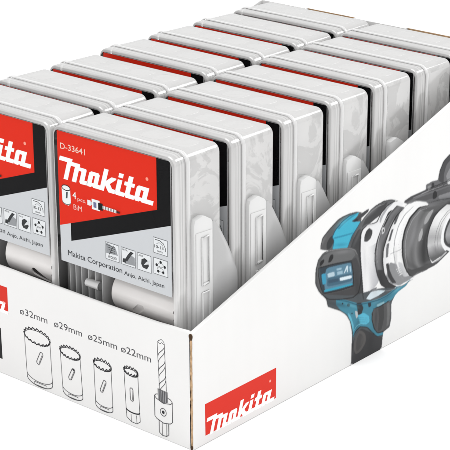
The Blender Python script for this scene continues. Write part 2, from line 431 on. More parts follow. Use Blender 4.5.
pr.poly([(-25.6, 1.25), (-19.82, 1.25), (-19.85, 3.88), (-25.6, 3.88)], (30, 30, 32))
pr.build('black_block_print', front)

# printing on the right side wall (u = y, v = z)
smap = lambda u, v, h: (h, u, v)
pr = Print(smap, M_INK)
pr.poly([(1.30, .70), (9.32, .70), (9.32, 3.20), (1.28, 3.22)], RED)
pr.logo(1.72, .60, .835, (246, 246, 246))
pr.poly([(8.62+.11*math.cos(a), 2.35+.11*math.sin(a)) for a in [i*PI/8 for i in range(16)]], (245, 150, 140))
pr.build('logo_print', right)
DRILL=[
('p',0,(112,112,114),[(25.23,11.8),(25.29,11.96),(26.03,12.09),(27.13,12.09),(28.22,12.08),(28.22,12.53),(29.16,12.56),(29.92,12.47),(29.97,12.8),(30.15,13.26),(30.57,13.89),(31.51,14.27),(32.95,14.33),(34.73,14.14),(36.88,13.51),(37.69,11.27),(37.99,6.24),(31.97,7.99),(28.95,9.99)]),
('p',0,(78,78,80),[(25.23,11.89),(26.03,12.09),(28.25,12.07),(31.68,11.87),(36.15,11.5),(36.17,11.23),(31.7,11.56),(28.41,11.77),(26.19,11.79),(25.37,11.77)]),
('p',0,(78,78,80),[(30.0,12.36),(30.15,13.17),(30.67,13.89),(31.51,14.23),(32.95,14.3),(33.27,13.99),(31.82,13.85),(31.06,13.45),(30.75,12.76),(30.74,11.9)]),
('p',0,(150,150,152),[(31.06,12.51),(31.59,13.05),(32.45,13.26),(34.53,12.98),(34.62,11.91),(32.54,12.11),(31.23,12.12)]),
('p',0,(205,205,206),[(31.24,12.03),(32.39,12.06),(34.62,11.82),(34.65,11.46),(32.57,11.67),(31.41,11.64)]),
('p',0,(92,92,94),[(26.6,11.72),(31.71,11.42),(35.88,11.13),(35.98,9.95),(32.06,10.68),(28.87,11.13),(27.75,11.1)]),
('p',0,(140,140,142),[(30.01,11.07),(31.75,10.94),(34.72,10.56),(34.76,10.11),(31.79,10.41),(30.33,10.55)]),
('p',0,(150,150,151),[(28.44,12.31),(28.87,12.33),(28.96,12.0),(28.54,11.99)]),
('p',0,(55,55,58),[(29.0,12.42),(29.36,12.39),(29.45,11.97),(29.1,12.01)]),
('p',1,(30,30,33),[(29.33,11.56),(29.63,11.6),(29.85,11.37),(29.82,11.04),(29.51,10.93),(29.24,11.11)]),
('p',0,(98,98,99),[(14.48,11.07),(14.49,11.46),(14.75,11.95),(15.63,12.44),(16.76,12.91),(17.94,12.96),(19.0,12.84),(19.64,12.59),(19.55,11.68),(18.21,10.02),(16.94,10.16)]),
('p',1,(58,60,62),[(15.29,11.39),(15.71,11.74),(16.14,11.7),(16.16,11.29),(15.74,10.85),(15.3,10.86)]),
('p',0,(74,183,208),[(15.93,10.67),(16.13,11.3),(15.9,11.69),(16.29,12.14),(17.11,12.55),(18.11,12.77),(19.29,12.71),(19.07,12.47),(18.64,12.23),(18.9,12.03),(19.51,11.9),(19.05,11.5),(18.43,11.02),(17.9,10.19),(16.93,10.36)]),
('p',0,(48,150,178),[(16.15,11.57),(17.4,11.41),(18.55,11.27),(18.47,11.17),(17.34,11.28),(16.15,11.44)]),
('p',0,(52,140,165),[(16.5,12.2),(17.24,12.51),(18.24,12.67),(19.07,12.66),(18.37,12.55),(17.37,12.31),(16.75,12.04)]),
('p',0,(75,75,78),[(18.32,12.24),(18.89,12.36),(19.65,12.55),(20.54,12.67),(20.49,12.43),(19.92,12.23),(19.22,12.06),(18.64,12.08)]),
('p',0,(38,36,52),[(18.51,12.18),(19.02,12.28),(19.19,12.08),(18.77,12.04)]),
('p',0,(104,105,107),[(17.59,9.63),(18.07,10.47),(18.55,11.15),(19.17,11.62),(19.92,12.1),(20.68,12.46),(21.46,12.63),(22.5,12.69),(23.44,12.56),(24.12,12.32),(23.33,12.17),(22.56,11.56),(21.79,11.03),(20.47,11.24),(19.84,11.02),(19.64,9.5),(19.63,8.01),(20.14,5.14),(18.37,5.55),(17.04,6.99)]),
('p',0,(74,74,76),[(19.57,11.26),(20.18,11.99),(21.07,12.43),(22.11,12.59),(23.04,12.5),(22.66,12.11),(22.04,11.37),(21.39,11.27),(20.21,11.46)]),
('p',0,(66,67,69),[(18.21,10.02),(18.57,10.65),(19.12,11.23),(19.57,11.34),(19.5,10.37),(19.52,9.21),(19.79,7.37),(20.0,5.27),(19.27,5.6),(19.16,8.65)]),
('l',1,[(232,232,233),(240,240,240),(214,214,216),(186,187,190)],[[(19.58,11.09),(19.48,10.21),(19.53,9.04),(19.71,7.65),(20.04,6.03),(20.21,5.12)],[(24.26,12.24),(22.97,11.36),(22.11,9.93),(21.66,8.22),(22.15,6.2),(20.59,5.34)]]),
('p',0,(236,236,237),[(19.58,11.05),(20.34,11.32),(21.65,11.18),(22.15,11.75),(22.93,12.2),(23.72,12.33),(24.4,12.21),(25.24,11.72),(24.16,11.52),(23.0,10.68),(22.26,9.55),(20.81,9.4),(19.62,10.01)]),
('p',0,(176,177,180),[(21.97,11.39),(22.54,11.94),(23.32,12.26),(23.86,12.23),(23.07,11.95),(22.43,11.47),(22.06,10.95)]),
('p',0,(60,60,62),[(20.65,11.03),(21.06,10.72),(21.07,10.41),(20.84,10.06),(20.4,9.94),(20.0,10.08),(20.05,10.54),(20.27,10.89)]),
('p',0,(64,66,70),[(20.58,5.6),(21.11,5.68),(21.9,5.68),(21.78,5.38),(21.27,5.03),(20.47,5.03)]),
('p',0,(190,214,226),[(21.14,4.82),(21.65,5.33),(22.45,5.42),(23.69,4.94),(24.51,4.85),(22.89,4.59),(21.56,4.51)]),
('l',1,[(84,84,86),(124,124,126),(112,112,114),(70,70,72)],[[(24.28,11.86),(23.19,11.35),(22.34,10.59),(21.76,9.64),(21.5,8.77),(21.54,7.83),(21.85,6.81),(22.44,5.66),(23.32,5.08)],[(25.32,11.4),(24.19,11.01),(23.48,10.26),(22.93,9.29),(22.62,8.6),(22.56,7.6),(22.8,6.57),(23.52,5.53),(24.65,4.8)]]),
('p',0,(58,58,60),[(21.77,7.17),(22.78,6.85),(23.52,5.68),(24.65,4.8),(23.83,4.9),(23.14,5.13),(22.41,5.65)]),
('p',0,(40,40,42),[(23.09,11.61),(23.68,11.69),(23.37,11.37),(22.99,10.85),(22.61,10.54),(22.34,10.62)]),
('p',1,(215,215,216),[(22.38,10.48),(22.68,10.44),(22.67,10.06),(22.34,10.03)]),
('p',1,(60,60,62),[(22.48,10.37),(22.62,10.35),(22.57,10.13),(22.44,10.15)]),
('l',1,[(222,222,223),(240,240,240),(246,246,246),(236,236,236)],[[(25.52,11.47),(24.28,11.04),(23.43,10.16),(22.85,9.1),(22.54,8.29),(22.61,7.42),(22.99,6.28),(23.85,5.32),(24.97,4.8),(26.03,4.86)],[(28.61,10.77),(27.28,10.82),(26.07,10.3),(25.39,9.48),(25.09,8.43),(25.21,7.22),(25.61,6.14),(26.22,5.29),(26.87,4.92),(27.28,5.01)]]),
('p',0,(243,243,243),[(25.25,11.38),(25.79,11.52),(26.99,11.46),(28.32,11.01),(28.69,10.71),(28.48,10.61),(27.42,10.83),(26.4,10.54),(25.29,10.69)]),
('p',0,(150,151,153),[(23.09,6.16),(23.8,5.35),(24.93,4.83),(26.03,4.86),(27.35,5.06),(26.71,5.19),(25.73,5.37),(24.86,6.03),(24.48,6.84),(23.57,7.25),(23.32,6.86)]),
('p',0,(205,206,208),[(24.68,6.95),(25.24,6.69),(25.69,5.95),(26.29,5.24),(25.59,5.37),(24.93,6.1)]),
('p',0,(240,240,240),[(24.43,6.4),(24.98,6.41),(25.02,6.33),(24.51,6.3)]),
('p',0,(240,240,240),[(24.57,6.2),(25.1,6.21),(25.15,6.13),(24.64,6.09)]),
('p',0,(240,240,240),[(24.7,5.99),(25.22,6.01),(25.27,5.92),(24.77,5.89)]),
('p',0,(240,240,240),[(24.83,5.78),(25.34,5.81),(25.39,5.72),(24.91,5.68)]),
('p',0,(190,190,192),[(23.54,7.99),(25.03,7.96),(25.04,7.89),(23.54,7.92)]),
('p',0,(96,97,99),[(24.77,11.47),(25.18,11.43),(24.66,11.04),(24.18,10.33),(23.9,10.35),(24.13,10.94)]),
('p',0,(92,93,95),[(23.64,10.02),(23.93,9.99),(23.7,9.55),(23.52,9.09),(23.21,9.1)]),
('p',0,(120,121,123),[(23.08,8.97),(23.41,8.96),(23.29,8.4),(23.28,7.81),(22.98,7.82),(22.96,8.5)]),
('p',0,(66,66,68),[(22.99,7.3),(23.4,7.26),(23.55,6.62),(23.98,5.88),(24.56,5.18),(23.94,5.36),(23.36,6.07)]),
('p',0,(36,36,38),[(28.57,10.57),(27.4,10.76),(26.21,10.22),(25.53,9.39),(25.24,8.38),(25.35,7.18),(25.75,6.1),(26.28,5.42),(25.96,5.6),(25.49,6.36),(25.18,7.31),(25.07,8.46),(25.36,9.48),(26.04,10.34),(27.28,10.87),(28.48,10.69)]),
('l',1,[(112,112,113),(128,128,129),(104,104,105),(134,134,135),(86,86,87)],[[(28.63,10.6),(27.42,10.76),(26.21,10.26),(25.5,9.44),(25.21,8.39),(25.35,7.18),(25.75,6.1),(26.28,5.37),(26.86,5.03)],[(31.8,10.18),(30.37,10.11),(29.26,9.49),(28.42,8.59),(27.83,7.64),(27.7,6.89),(27.93,5.95),(28.54,5.23),(28.99,4.96)]]),
('l',1,[(90,90,91),(62,62,63),(72,72,73),(80,80,81)],[[(31.8,10.18),(30.36,10.2),(29.12,9.6),(28.4,8.59),(27.83,7.64),(27.68,6.9),(27.93,5.95),(28.55,5.14)],[(32.72,9.71),(31.11,9.72),(29.99,9.26),(29.2,8.36),(28.87,7.41),(28.89,6.53),(29.38,5.5),(30.13,5.09)]]),
('p',0,(96,96,97),[(28.62,10.62),(29.77,10.47),(30.93,10.3),(32.11,10.01),(31.23,10.1),(30.37,10.06),(29.52,9.91),(28.09,10.24),(27.5,10.66)]),
('p',1,(168,168,169),[(29.44,10.07),(29.11,9.64),(28.64,9.21),(28.2,9.13),(28.27,9.58),(28.81,9.99)]),
('p',1,(176,176,177),[(27.93,8.86),(28.01,8.36),(27.77,7.91),(27.44,7.92),(27.5,8.43),(27.76,8.78)]),
('p',0,(82,82,83),[(26.86,5.01),(27.46,5.2),(28.41,5.05),(29.42,4.98),(30.28,5.05),(31.42,5.41),(32.43,5.73),(32.1,6.09),(30.12,5.27),(28.39,5.46),(26.68,5.64),(25.97,6.04),(26.28,5.33)]),
('v',1,[(214,214,214),(238,238,238),(226,226,226),(176,176,177),(206,206,207),(158,158,159),(104,104,105),(92,92,93)],[[(31.39,9.95),(29.98,9.53),(29.17,8.8),(28.77,7.88),(28.77,7.09),(28.89,6.44),(29.22,5.82),(29.6,5.43)],[(33.64,9.19),(31.9,8.93),(31.07,8.25),(30.73,7.3),(30.74,6.77),(31.07,6.22),(31.54,5.73),(31.55,5.64)]]),
('p',0,(190,190,191),[(29.68,5.37),(30.54,5.46),(31.54,5.77),(31.7,5.64),(30.7,5.32),(29.83,5.28)]),
('p',1,(240,240,241),[(33.64,9.28),(31.89,9.02),(30.98,8.15),(30.71,7.21),(30.98,6.43),(31.84,5.75),(33.36,5.18),(35.15,5.36),(36.12,6.52),(35.53,8.12)]),
('p',1,(70,70,72),[(33.66,9.01),(32.13,8.74),(31.31,7.96),(31.1,7.1),(31.35,6.45),(32.12,5.91),(33.34,5.45),(34.82,5.73),(35.65,6.65),(35.08,8.07)]),
('v',1,[(110,110,112),(150,150,152),(168,168,170),(110,110,112)],[[(33.67,8.83),(32.29,8.51),(31.54,7.76),(31.38,7.02),(31.79,6.36)],[(37.99,7.96),(37.9,7.27),(37.8,6.57),(37.57,5.73),(37.0,5.17)]]),
('p',0,(92,93,94),[(14.21,10.34),(14.85,10.73),(15.84,10.69),(17.18,10.39),(18.27,10.12),(18.92,9.75),(19.26,9.2),(19.52,8.38),(19.67,7.49),(19.63,6.58),(19.41,5.97),(18.75,5.81),(17.07,6.21),(15.54,6.69),(14.66,7.35),(14.21,8.11),(13.93,8.48),(13.94,9.45)]),
('p',0,(74,74,76),[(18.12,8.97),(19.01,9.11),(19.5,8.22),(19.66,7.33),(19.63,6.58),(19.39,5.98),(18.75,5.82),(17.2,6.17),(15.54,6.7),(14.78,7.31),(15.03,7.23),(17.05,6.86),(18.72,6.66),(18.88,7.49)]),
('p',0,(112,113,114),[(14.88,10.46),(15.81,10.54),(17.19,10.24),(18.21,10.0),(18.73,9.7),(18.94,9.3),(18.37,9.02),(16.34,9.36),(14.6,9.65),(14.58,10.14)]),
('p',1,(32,32,35),[(14.53,10.08),(14.89,10.17),(14.96,9.95),(14.66,9.76),(14.45,9.78)]),
('p',1,(32,32,35),[(15.69,10.21),(16.01,10.23),(16.11,9.96),(15.83,9.71),(15.49,9.76)]),
('p',0,(52,66,76),[(14.29,9.64),(16.21,9.4),(18.44,8.97),(18.66,8.06),(18.82,6.75),(17.04,6.95),(14.94,7.34),(14.58,8.03),(14.32,8.93)]),
('p',0,(98,138,158),[(15.28,9.34),(16.98,9.08),(18.38,8.84),(18.58,8.0),(18.68,6.97),(17.04,7.19),(15.15,7.52),(14.97,8.48)]),
('p',0,(72,110,130),[(15.37,8.47),(16.88,8.22),(18.52,7.92),(18.6,7.24),(16.9,7.49),(15.39,7.77)]),
('p',0,(66,160,190),[(14.65,9.03),(15.18,8.96),(15.29,8.08),(14.84,8.09)]),
('p',0,(60,165,190),[(15.02,7.64),(16.78,7.35),(18.66,7.04),(18.69,6.88),(16.79,7.14),(15.08,7.43)]),
('p',0,(188,208,218),[(15.4,8.85),(16.27,8.74),(16.34,8.37),(15.49,8.49)]),
('p',0,(160,190,205),[(16.54,8.9),(17.17,8.8),(17.2,8.63),(16.57,8.73)]),
('p',0,(160,190,205),[(16.61,8.62),(17.31,8.51),(17.36,8.23),(16.66,8.34)]),
('p',0,(206,222,230),[(17.46,8.22),(17.81,8.74),(18.0,8.71),(18.02,8.18),(17.87,8.19),(17.84,8.48),(17.61,8.2)]),
('p',0,(170,200,215),[(18.17,8.58),(18.35,8.57),(18.43,8.06),(18.27,8.1)]),
('p',0,(222,234,240),[(16.96,8.01),(18.48,7.76),(18.53,7.49),(17.02,7.73)]),
('p',0,(60,90,110),[(15.5,8.27),(16.82,8.03),(16.85,7.76),(15.57,7.99)]),
('p',0,(86,92,96),[(14.78,7.35),(15.42,6.7),(15.56,6.11),(16.33,5.67),(17.1,5.27),(17.98,4.6),(18.51,3.81),(18.81,2.77),(18.77,1.67),(18.66,0.02),(20.69,0.02),(22.75,0.02),(22.86,0.94),(22.99,1.51),(23.79,1.55),(24.0,2.31),(23.92,3.65),(24.94,4.62),(22.31,5.46),(18.61,5.98)]),
('p',0,(72,142,162),[(16.56,6.4),(17.84,5.89),(19.42,5.08),(20.61,4.82),(22.09,4.59),(23.44,4.59),(24.65,4.84),(25.63,4.66),(26.59,4.93),(25.91,4.48),(24.82,4.31),(23.95,3.9),(22.8,3.76),(21.72,3.9),(21.26,3.66),(21.29,3.05),(21.59,2.25),(22.23,1.53),(22.96,1.43),(22.92,1.19),(22.1,1.34),(21.26,2.11),(20.75,2.63),(19.77,3.0),(19.25,2.79),(18.85,2.33),(18.83,2.94),(18.5,3.86),(17.95,4.64),(17.23,5.19),(16.57,5.89)]),
('p',0,(96,186,210),[(19.4,4.11),(20.25,4.0),(20.93,3.51),(21.02,2.96),(20.56,2.91),(19.76,3.26)]),
('p',0,(110,185,205),[(18.14,4.74),(18.55,4.23),(18.91,3.42),(18.89,2.75),(18.65,3.51),(18.23,4.29)]),
('p',0,(214,226,232),[(20.47,5.12),(21.11,5.51),(22.32,5.29),(23.14,4.98),(22.07,4.86),(21.01,4.86)]),
('p',0,(48,52,56),[(19.16,5.17),(19.82,5.04),(20.17,4.45),(19.92,4.02),(19.4,4.07),(19.38,4.54)]),
('p',1,(44,50,60),[(20.75,4.64),(21.06,4.65),(21.19,4.33),(20.9,4.25)]),
('p',1,(44,50,60),[(18.11,5.51),(18.38,5.34),(18.32,5.17),(17.99,5.34)]),
('p',0,(190,195,198),[(19.05,4.57),(19.38,4.41),(19.47,4.0),(19.28,3.81),(19.11,4.21)]),
('p',0,(150,190,200),[(21.91,4.15),(22.92,4.11),(22.99,3.91),(21.98,3.94)]),
('p',0,(92,92,93),[(21.49,3.89),(22.39,3.8),(23.71,3.93),(23.92,3.04),(23.91,1.99),(23.65,1.59),(22.91,1.5),(22.09,1.67),(21.66,2.23),(21.32,3.12)]),
('p',0,(72,72,73),[(22.12,3.81),(22.93,3.8),(22.99,2.65),(22.69,1.7),(22.15,1.76),(22.3,2.88)]),
('p',0,(116,116,117),[(23.27,3.77),(23.68,3.81),(23.82,2.9),(23.71,1.88),(23.37,1.73),(23.45,2.84)]),
('p',0,(66,66,68),[(20.76,2.28),(21.4,1.88),(22.1,1.29),(22.87,1.03),(22.79,0.02),(20.69,0.02),(18.69,0.02),(18.78,1.32),(18.89,2.06),(19.52,2.7),(20.04,2.74)]),
('p',1,(96,94,93),[(19.78,2.65),(20.46,2.12),(20.56,1.39),(19.98,0.86),(19.33,0.78),(19.04,1.32),(19.09,2.16),(19.43,2.56)]),
('p',1,(80,79,79),[(19.79,2.39),(20.2,1.99),(20.26,1.5),(19.84,1.08),(19.42,1.01),(19.3,1.4),(19.37,1.98),(19.56,2.26)]),
('b',0.45,(150,150,152),[(17.32,10.04),(18.46,9.8),(17.37,9.85)]),
('b',0.35,(30,30,33),[(19.23,6.71),(19.44,5.46),(18.91,6.79)]),
('b',0.4,(140,142,144),[(14.31,9.09),(14.43,8.24),(14.13,9.14)]),
('b',0.45,(120,215,235),[(17.24,12.51),(18.07,12.76),(17.46,12.3)]),
('b',0.4,(40,120,150),[(17.05,10.7),(17.94,10.48),(17.08,10.52)]),
('b',0.35,(150,150,150),[(14.67,11.57),(15.15,11.99),(14.83,11.46)]),
('b',0.35,(150,150,152),[(20.95,12.26),(21.91,12.54),(21.11,12.11)]),
('b',0.35,(30,30,33),[(18.44,10.69),(18.17,10.06),(18.21,10.79)]),
('b',0.3,(130,130,132),[(19.2,10.79),(18.48,9.96),(19.02,10.9)]),
('b',0.5,(190,190,194),[(21.49,6.07),(21.71,4.81),(20.95,6.21)]),
('b',0.45,(206,206,208),[(20.21,8.33),(20.34,6.95),(19.92,8.41)]),
('b',0.5,(245,245,245),[(20.99,8.43),(21.1,7.21),(20.46,8.58)]),
('b',0.35,(170,171,174),[(20.87,11.21),(21.85,11.15),(20.93,11.09)]),
('b',0.5,(150,150,152),[(22.03,8.78),(22.02,7.94),(21.81,8.85)]),
('b',0.5,(30,30,33),[(22.42,6.12),(22.87,5.25),(22.14,6.14)]),
('b',0.45,(180,180,182),[(24.38,7.39),(24.49,6.32),(24.19,7.44)]),
('b',0.45,(160,160,163),[(25.14,5.95),(25.8,5.27),(24.89,5.89)]),
('b',0.4,(200,200,203),[(23.55,10.43),(24.27,11.12),(23.67,10.36)]),
('b',0.6,(245,245,245),[(24.56,9.21),(25.09,10.18),(24.87,9.05)]),
('b',0.5,(150,151,154),[(26.3,4.97),(27.32,4.95),(26.4,4.82)]),
('b',0.55,(160,160,162),[(26.65,8.59),(27.22,9.92),(27.01,8.43)]),
('b',0.5,(60,60,62),[(25.94,6.56),(26.58,5.58),(25.58,6.57)]),
('b',0.5,(72,72,74),[(27.25,5.64),(28.39,4.88),(27.07,5.49)]),
('b',0.4,(150,150,152),[(28.91,10.52),(30.32,10.3),(28.97,10.37)]),
('b',0.5,(30,30,33),[(28.3,6.89),(28.31,5.66),(28.05,6.97)]),
('b',0.4,(130,130,132),[(30.38,9.93),(31.31,10.07),(30.49,9.81)]),
('b',0.35,(130,130,132),[(29.24,5.55),(30.46,5.44),(29.34,5.37)]),
('b',0.5,(245,245,245),[(30.45,8.96),(31.0,9.3),(30.72,8.77)]),
('b',0.35,(110,110,112),[(30.05,6.27),(30.77,5.47),(29.7,6.22)]),
('b',0.5,(70,70,72),[(31.35,10.44),(33.69,10.03),(31.42,10.23)]),
('b',0.4,(160,160,162),[(33.94,11.04),(36.24,10.85),(34.05,10.84)]),
('b',0.5,(150,150,152),[(27.43,11.78),(28.47,11.75),(27.49,11.69)]),
('b',0.5,(40,70,85),[(17.08,5.72),(18.23,5.19),(17.03,5.55)]),
('b',0.4,(120,190,205),[(18.64,5.13),(19.41,4.74),(18.6,5.02)]),
('b',0.45,(36,80,96),[(19.37,3.01),(19.2,2.31),(19.06,3.15)]),
('b',0.45,(40,90,108),[(23.04,4.28),(24.26,4.43),(23.19,4.11)]),
('b',0.45,(130,200,215),[(24.8,4.58),(25.43,4.71),(24.92,4.45)]),
('b',0.4,(44,46,48),[(21.3,1.31),(21.2,0.3),(20.82,1.5)]),
('b',0.35,(110,108,107),[(20.08,1.64),(19.97,1.17),(19.89,1.74)]),
('b',0.4,(130,130,131),[(23.51,3.0),(23.44,2.15),(23.38,3.05)]),
('b',0.45,(40,44,48),[(21.89,3.02),(21.88,2.07),(21.69,3.09)]),
('b',0.4,(60,62,64),[(15.8,6.31),(16.65,5.84),(15.72,6.18)]),
('b',0.25,(112,112,113),[(18.92,1.1),(18.7,0.59),(18.72,1.21)]),
('p',0,(38,38,41),[(20.32,11.34),(19.7,11.21),(19.48,10.88),(19.4,9.91),(19.48,8.89),(19.69,7.48),(19.9,6.07),(20.08,5.16),(20.14,5.14),(20.07,6.02),(19.86,7.44),(19.65,8.84),(19.57,9.86),(19.64,10.82),(19.84,11.11),(20.36,11.3)]),
('p',0,(38,38,41),[(20.47,11.35),(21.28,11.19),(21.7,11.2),(22.2,11.75),(22.97,12.16),(23.75,12.25),(24.4,12.21),(24.39,12.24),(23.69,12.34),(22.88,12.24),(22.1,11.82),(21.6,11.27),(21.24,11.27),(20.46,11.38)]),
('p',0,(24,24,27),[(14.23,10.38),(13.93,9.62),(13.89,8.49),(14.42,7.6),(15.53,6.65),(17.2,6.1),(18.77,5.75),(19.5,5.93),(19.74,6.62),(19.73,7.47),(19.68,7.49),(19.61,6.68),(19.38,6.0),(18.72,5.84),(17.19,6.18),(15.56,6.72),(14.51,7.62),(14.01,8.46),(14.05,9.58),(14.27,10.36)]),
('p',0,(150,150,151),[(14.88,10.66),(15.85,10.59),(17.19,10.3),(18.2,10.05),(18.83,9.7),(19.17,9.23),(19.2,9.23),(18.88,9.73),(18.21,10.09),(17.18,10.35),(15.83,10.65),(14.87,10.68)]),
('p',0,(24,24,27),[(14.33,9.6),(16.23,9.35),(16.2,9.44),(14.25,9.69)]),
('p',0,(24,24,27),[(16.23,9.35),(18.42,8.94),(18.46,9.01),(16.2,9.44)]),
('p',0,(24,24,27),[(18.42,8.94),(18.6,8.07),(18.73,8.04),(18.46,9.01)]),
('p',0,(24,24,27),[(18.6,8.07),(18.76,6.8),(18.87,6.71),(18.73,8.04)]),
('p',0,(24,24,27),[(18.76,6.8),(17.03,6.99),(17.06,6.9),(18.87,6.71)]),
('p',0,(24,24,27),[(17.03,6.99),(14.95,7.37),(14.93,7.3),(17.06,6.9)]),
('p',0,(24,24,27),[(14.95,7.37),(14.64,8.02),(14.52,8.04),(14.93,7.3)]),
('p',0,(24,24,27),[(14.64,8.02),(14.38,8.91),(14.26,8.94),(14.52,8.04)]),
('p',0,(24,24,27),[(14.38,8.91),(14.33,9.6),(14.25,9.69),(14.26,8.94)]),
('p',0,(140,142,145),[(22.19,5.24),(23.43,4.82),(24.68,4.64),(26.07,4.67),(26.88,4.78),(26.86,4.8),(26.01,4.74),(24.64,4.71),(23.41,4.88),(22.19,5.26)]),
('p',0,(150,151,153),[(25.4,11.45),(25.95,11.54),(27.0,11.45),(28.3,11.03),(28.79,10.63),(28.82,10.64),(28.33,11.09),(26.98,11.53),(25.9,11.61),(25.37,11.48)]),
('p',0,(160,161,163),[(26.63,11.17),(25.38,10.81),(24.53,10.08),(24.06,9.02),(23.97,8.02),(24.25,6.9),(24.9,5.75),(25.59,5.1),(25.61,5.11),(24.99,5.75),(24.34,6.89),(24.07,7.99),(24.15,8.98),(24.62,10.03),(25.46,10.75),(26.65,11.15)]),
('p',0,(24,24,27),[(28.69,10.65),(27.37,10.86),(26.15,10.32),(25.42,9.48),(25.13,8.45),(25.24,7.2),(25.65,6.12),(26.27,5.27),(26.93,4.93),(26.95,4.96),(26.39,5.3),(25.8,6.1),(25.4,7.16),(25.3,8.39),(25.58,9.4),(26.29,10.22),(27.47,10.74),(28.7,10.61)]),
('p',0,(160,160,162),[(28.49,10.43),(27.55,10.54),(26.46,10.03),(25.79,9.2),(25.52,8.24),(25.64,7.08),(26.05,6.1),(26.07,6.09),(25.73,7.06),(25.61,8.21),(25.87,9.16),(26.54,9.98),(27.61,10.48),(28.5,10.41)]),
('p',0,(38,38,41),[(31.37,9.99),(30.4,9.89),(29.49,9.43),(28.9,8.68),(28.6,7.85),(28.63,6.96),(28.88,6.13),(29.41,5.4),(29.46,5.4),(29.03,6.11),(28.79,6.92),(28.76,7.79),(29.06,8.6),(29.63,9.34),(30.51,9.79),(31.4,9.95)]),
('p',0,(150,150,151),[(32.59,9.31),(31.42,9.08),(30.59,8.49),(30.18,7.55),(30.22,6.65),(30.65,5.82),(30.67,5.82),(30.29,6.64),(30.25,7.52),(30.66,8.45),(31.48,9.04),(32.61,9.3)]),
('p',0,(120,120,122),[(33.03,9.41),(31.56,9.35),(30.57,8.84),(29.98,8.05),(29.77,7.06),(30.06,6.0),(30.08,5.99),(29.83,7.04),(30.03,8.02),(30.62,8.81),(31.6,9.31),(33.04,9.39)]),
('p',0,(38,38,41),[(24.26,11.87),(23.14,11.39),(22.28,10.63),(21.69,9.67),(21.44,8.8),(21.48,7.85),(21.79,6.81),(22.39,5.65),(23.31,5.05),(23.33,5.06),(22.49,5.66),(21.91,6.8),(21.6,7.82),(21.56,8.75),(21.81,9.62),(22.4,10.57),(23.24,11.32),(24.3,11.84)]),
('p',0,(24,24,27),[(25.35,11.4),(24.17,11.04),(23.41,10.28),(22.87,9.33),(22.54,8.63),(22.48,7.63),(22.73,6.58),(23.48,5.49),(24.64,4.79),(24.66,4.81),(23.57,5.52),(22.86,6.56),(22.62,7.59),(22.67,8.58),(23.0,9.26),(23.54,10.21),(24.29,10.95),(25.38,11.36)]),
('p',0,(190,190,192),[(23.74,11.68),(22.88,11.18),(22.25,10.44),(21.85,9.6),(21.71,8.71),(21.8,7.76),(21.82,7.75),(21.77,8.69),(21.92,9.57),(22.31,10.41),(22.94,11.14),(23.76,11.67)]),
('p',0,(20,92,116),[(16.01,10.66),(16.21,11.27),(15.98,11.66),(16.36,12.1),(17.15,12.51),(18.14,12.73),(19.26,12.7),(19.25,12.72),(18.08,12.8),(17.08,12.58),(16.27,12.16),(15.88,11.7),(16.11,11.3),(15.97,10.67)]),
('p',0,(20,92,116),[(17.89,10.19),(18.47,11.0),(19.09,11.47),(19.49,11.88),(19.47,11.9),(19.01,11.52),(18.39,11.05),(17.86,10.21)]),
('p',0,(38,38,41),[(14.5,11.14),(14.75,11.89),(15.64,12.39),(16.78,12.86),(17.93,12.91),(19.0,12.82),(18.99,12.85),(17.89,12.98),(16.72,12.93),(15.56,12.45),(14.66,11.95),(14.47,11.15)]),
('p',0,(38,38,41),[(20.69,12.45),(21.49,12.59),(22.52,12.67),(23.44,12.54),(24.12,12.32),(24.12,12.34),(23.43,12.61),(22.48,12.75),(21.43,12.67),(20.67,12.47)]),
('p',0,(150,150,151),[(20.07,11.93),(20.91,12.3),(21.75,12.46),(22.78,12.48),(22.77,12.5),(21.7,12.52),(20.85,12.35),(20.05,11.95)]),
('p',0,(24,24,27),[(21.5,3.91),(22.42,3.79),(23.75,3.93),(23.73,3.97),(22.36,3.89),(21.48,3.95)]),
('p',0,(24,24,27),[(21.47,3.94),(21.24,3.15),(21.6,2.19),(22.09,1.61),(22.94,1.43),(23.69,1.56),(23.67,1.59),(22.88,1.52),(22.13,1.67),(21.72,2.18),(21.36,3.11),(21.51,3.92)]),
('p',0,(24,84,104),[(16.56,6.3),(17.84,5.75),(19.29,4.96),(20.63,4.67),(22.11,4.44),(23.47,4.43),(24.67,4.7),(24.64,4.73),(23.41,4.51),(22.07,4.52),(20.61,4.74),(19.3,5.03),(17.86,5.81),(16.56,6.32)]),
('p',0,(38,38,41),[(14.77,7.32),(15.32,6.72),(15.52,6.08),(16.31,5.63),(17.08,5.22),(17.92,4.58),(18.43,3.83),(18.72,2.8),(18.71,1.69),(18.67,0.02),(18.71,0.02),(18.83,1.65),(18.84,2.77),(18.54,3.82),(18.01,4.6),(17.12,5.28),(16.34,5.69),(15.6,6.1),(15.42,6.72),(14.8,7.33)]),
('p',0,(24,24,27),[(18.86,2.41),(19.29,2.76),(19.79,2.94),(20.69,2.59),(21.23,2.07),(22.09,1.28),(22.9,1.16),(22.89,1.18),(22.12,1.34),(21.3,2.09),(20.73,2.64),(19.75,3.02),(19.21,2.83),(18.83,2.43)]),
('p',0,(120,190,205),[(18.94,2.89),(19.39,3.2),(19.89,3.17),(20.7,2.81),(20.7,2.82),(19.89,3.22),(19.34,3.25),(18.92,2.91)]),
('p',0,(24,24,27),[(28.26,12.06),(29.21,12.03),(31.69,11.92),(35.54,11.61),(35.53,11.63),(31.66,11.99),(29.17,12.1),(28.24,12.08)]),
('p',0,(165,165,167),[(26.47,11.85),(28.42,11.86),(31.7,11.72),(31.69,11.74),(28.38,11.92),(26.45,11.87)]),
('p',0,(24,24,27),[(29.98,12.45),(30.2,13.2),(30.72,13.86),(31.54,14.21),(32.96,14.32),(32.94,14.34),(31.47,14.28),(30.63,13.92),(30.1,13.24),(29.94,12.46)]),
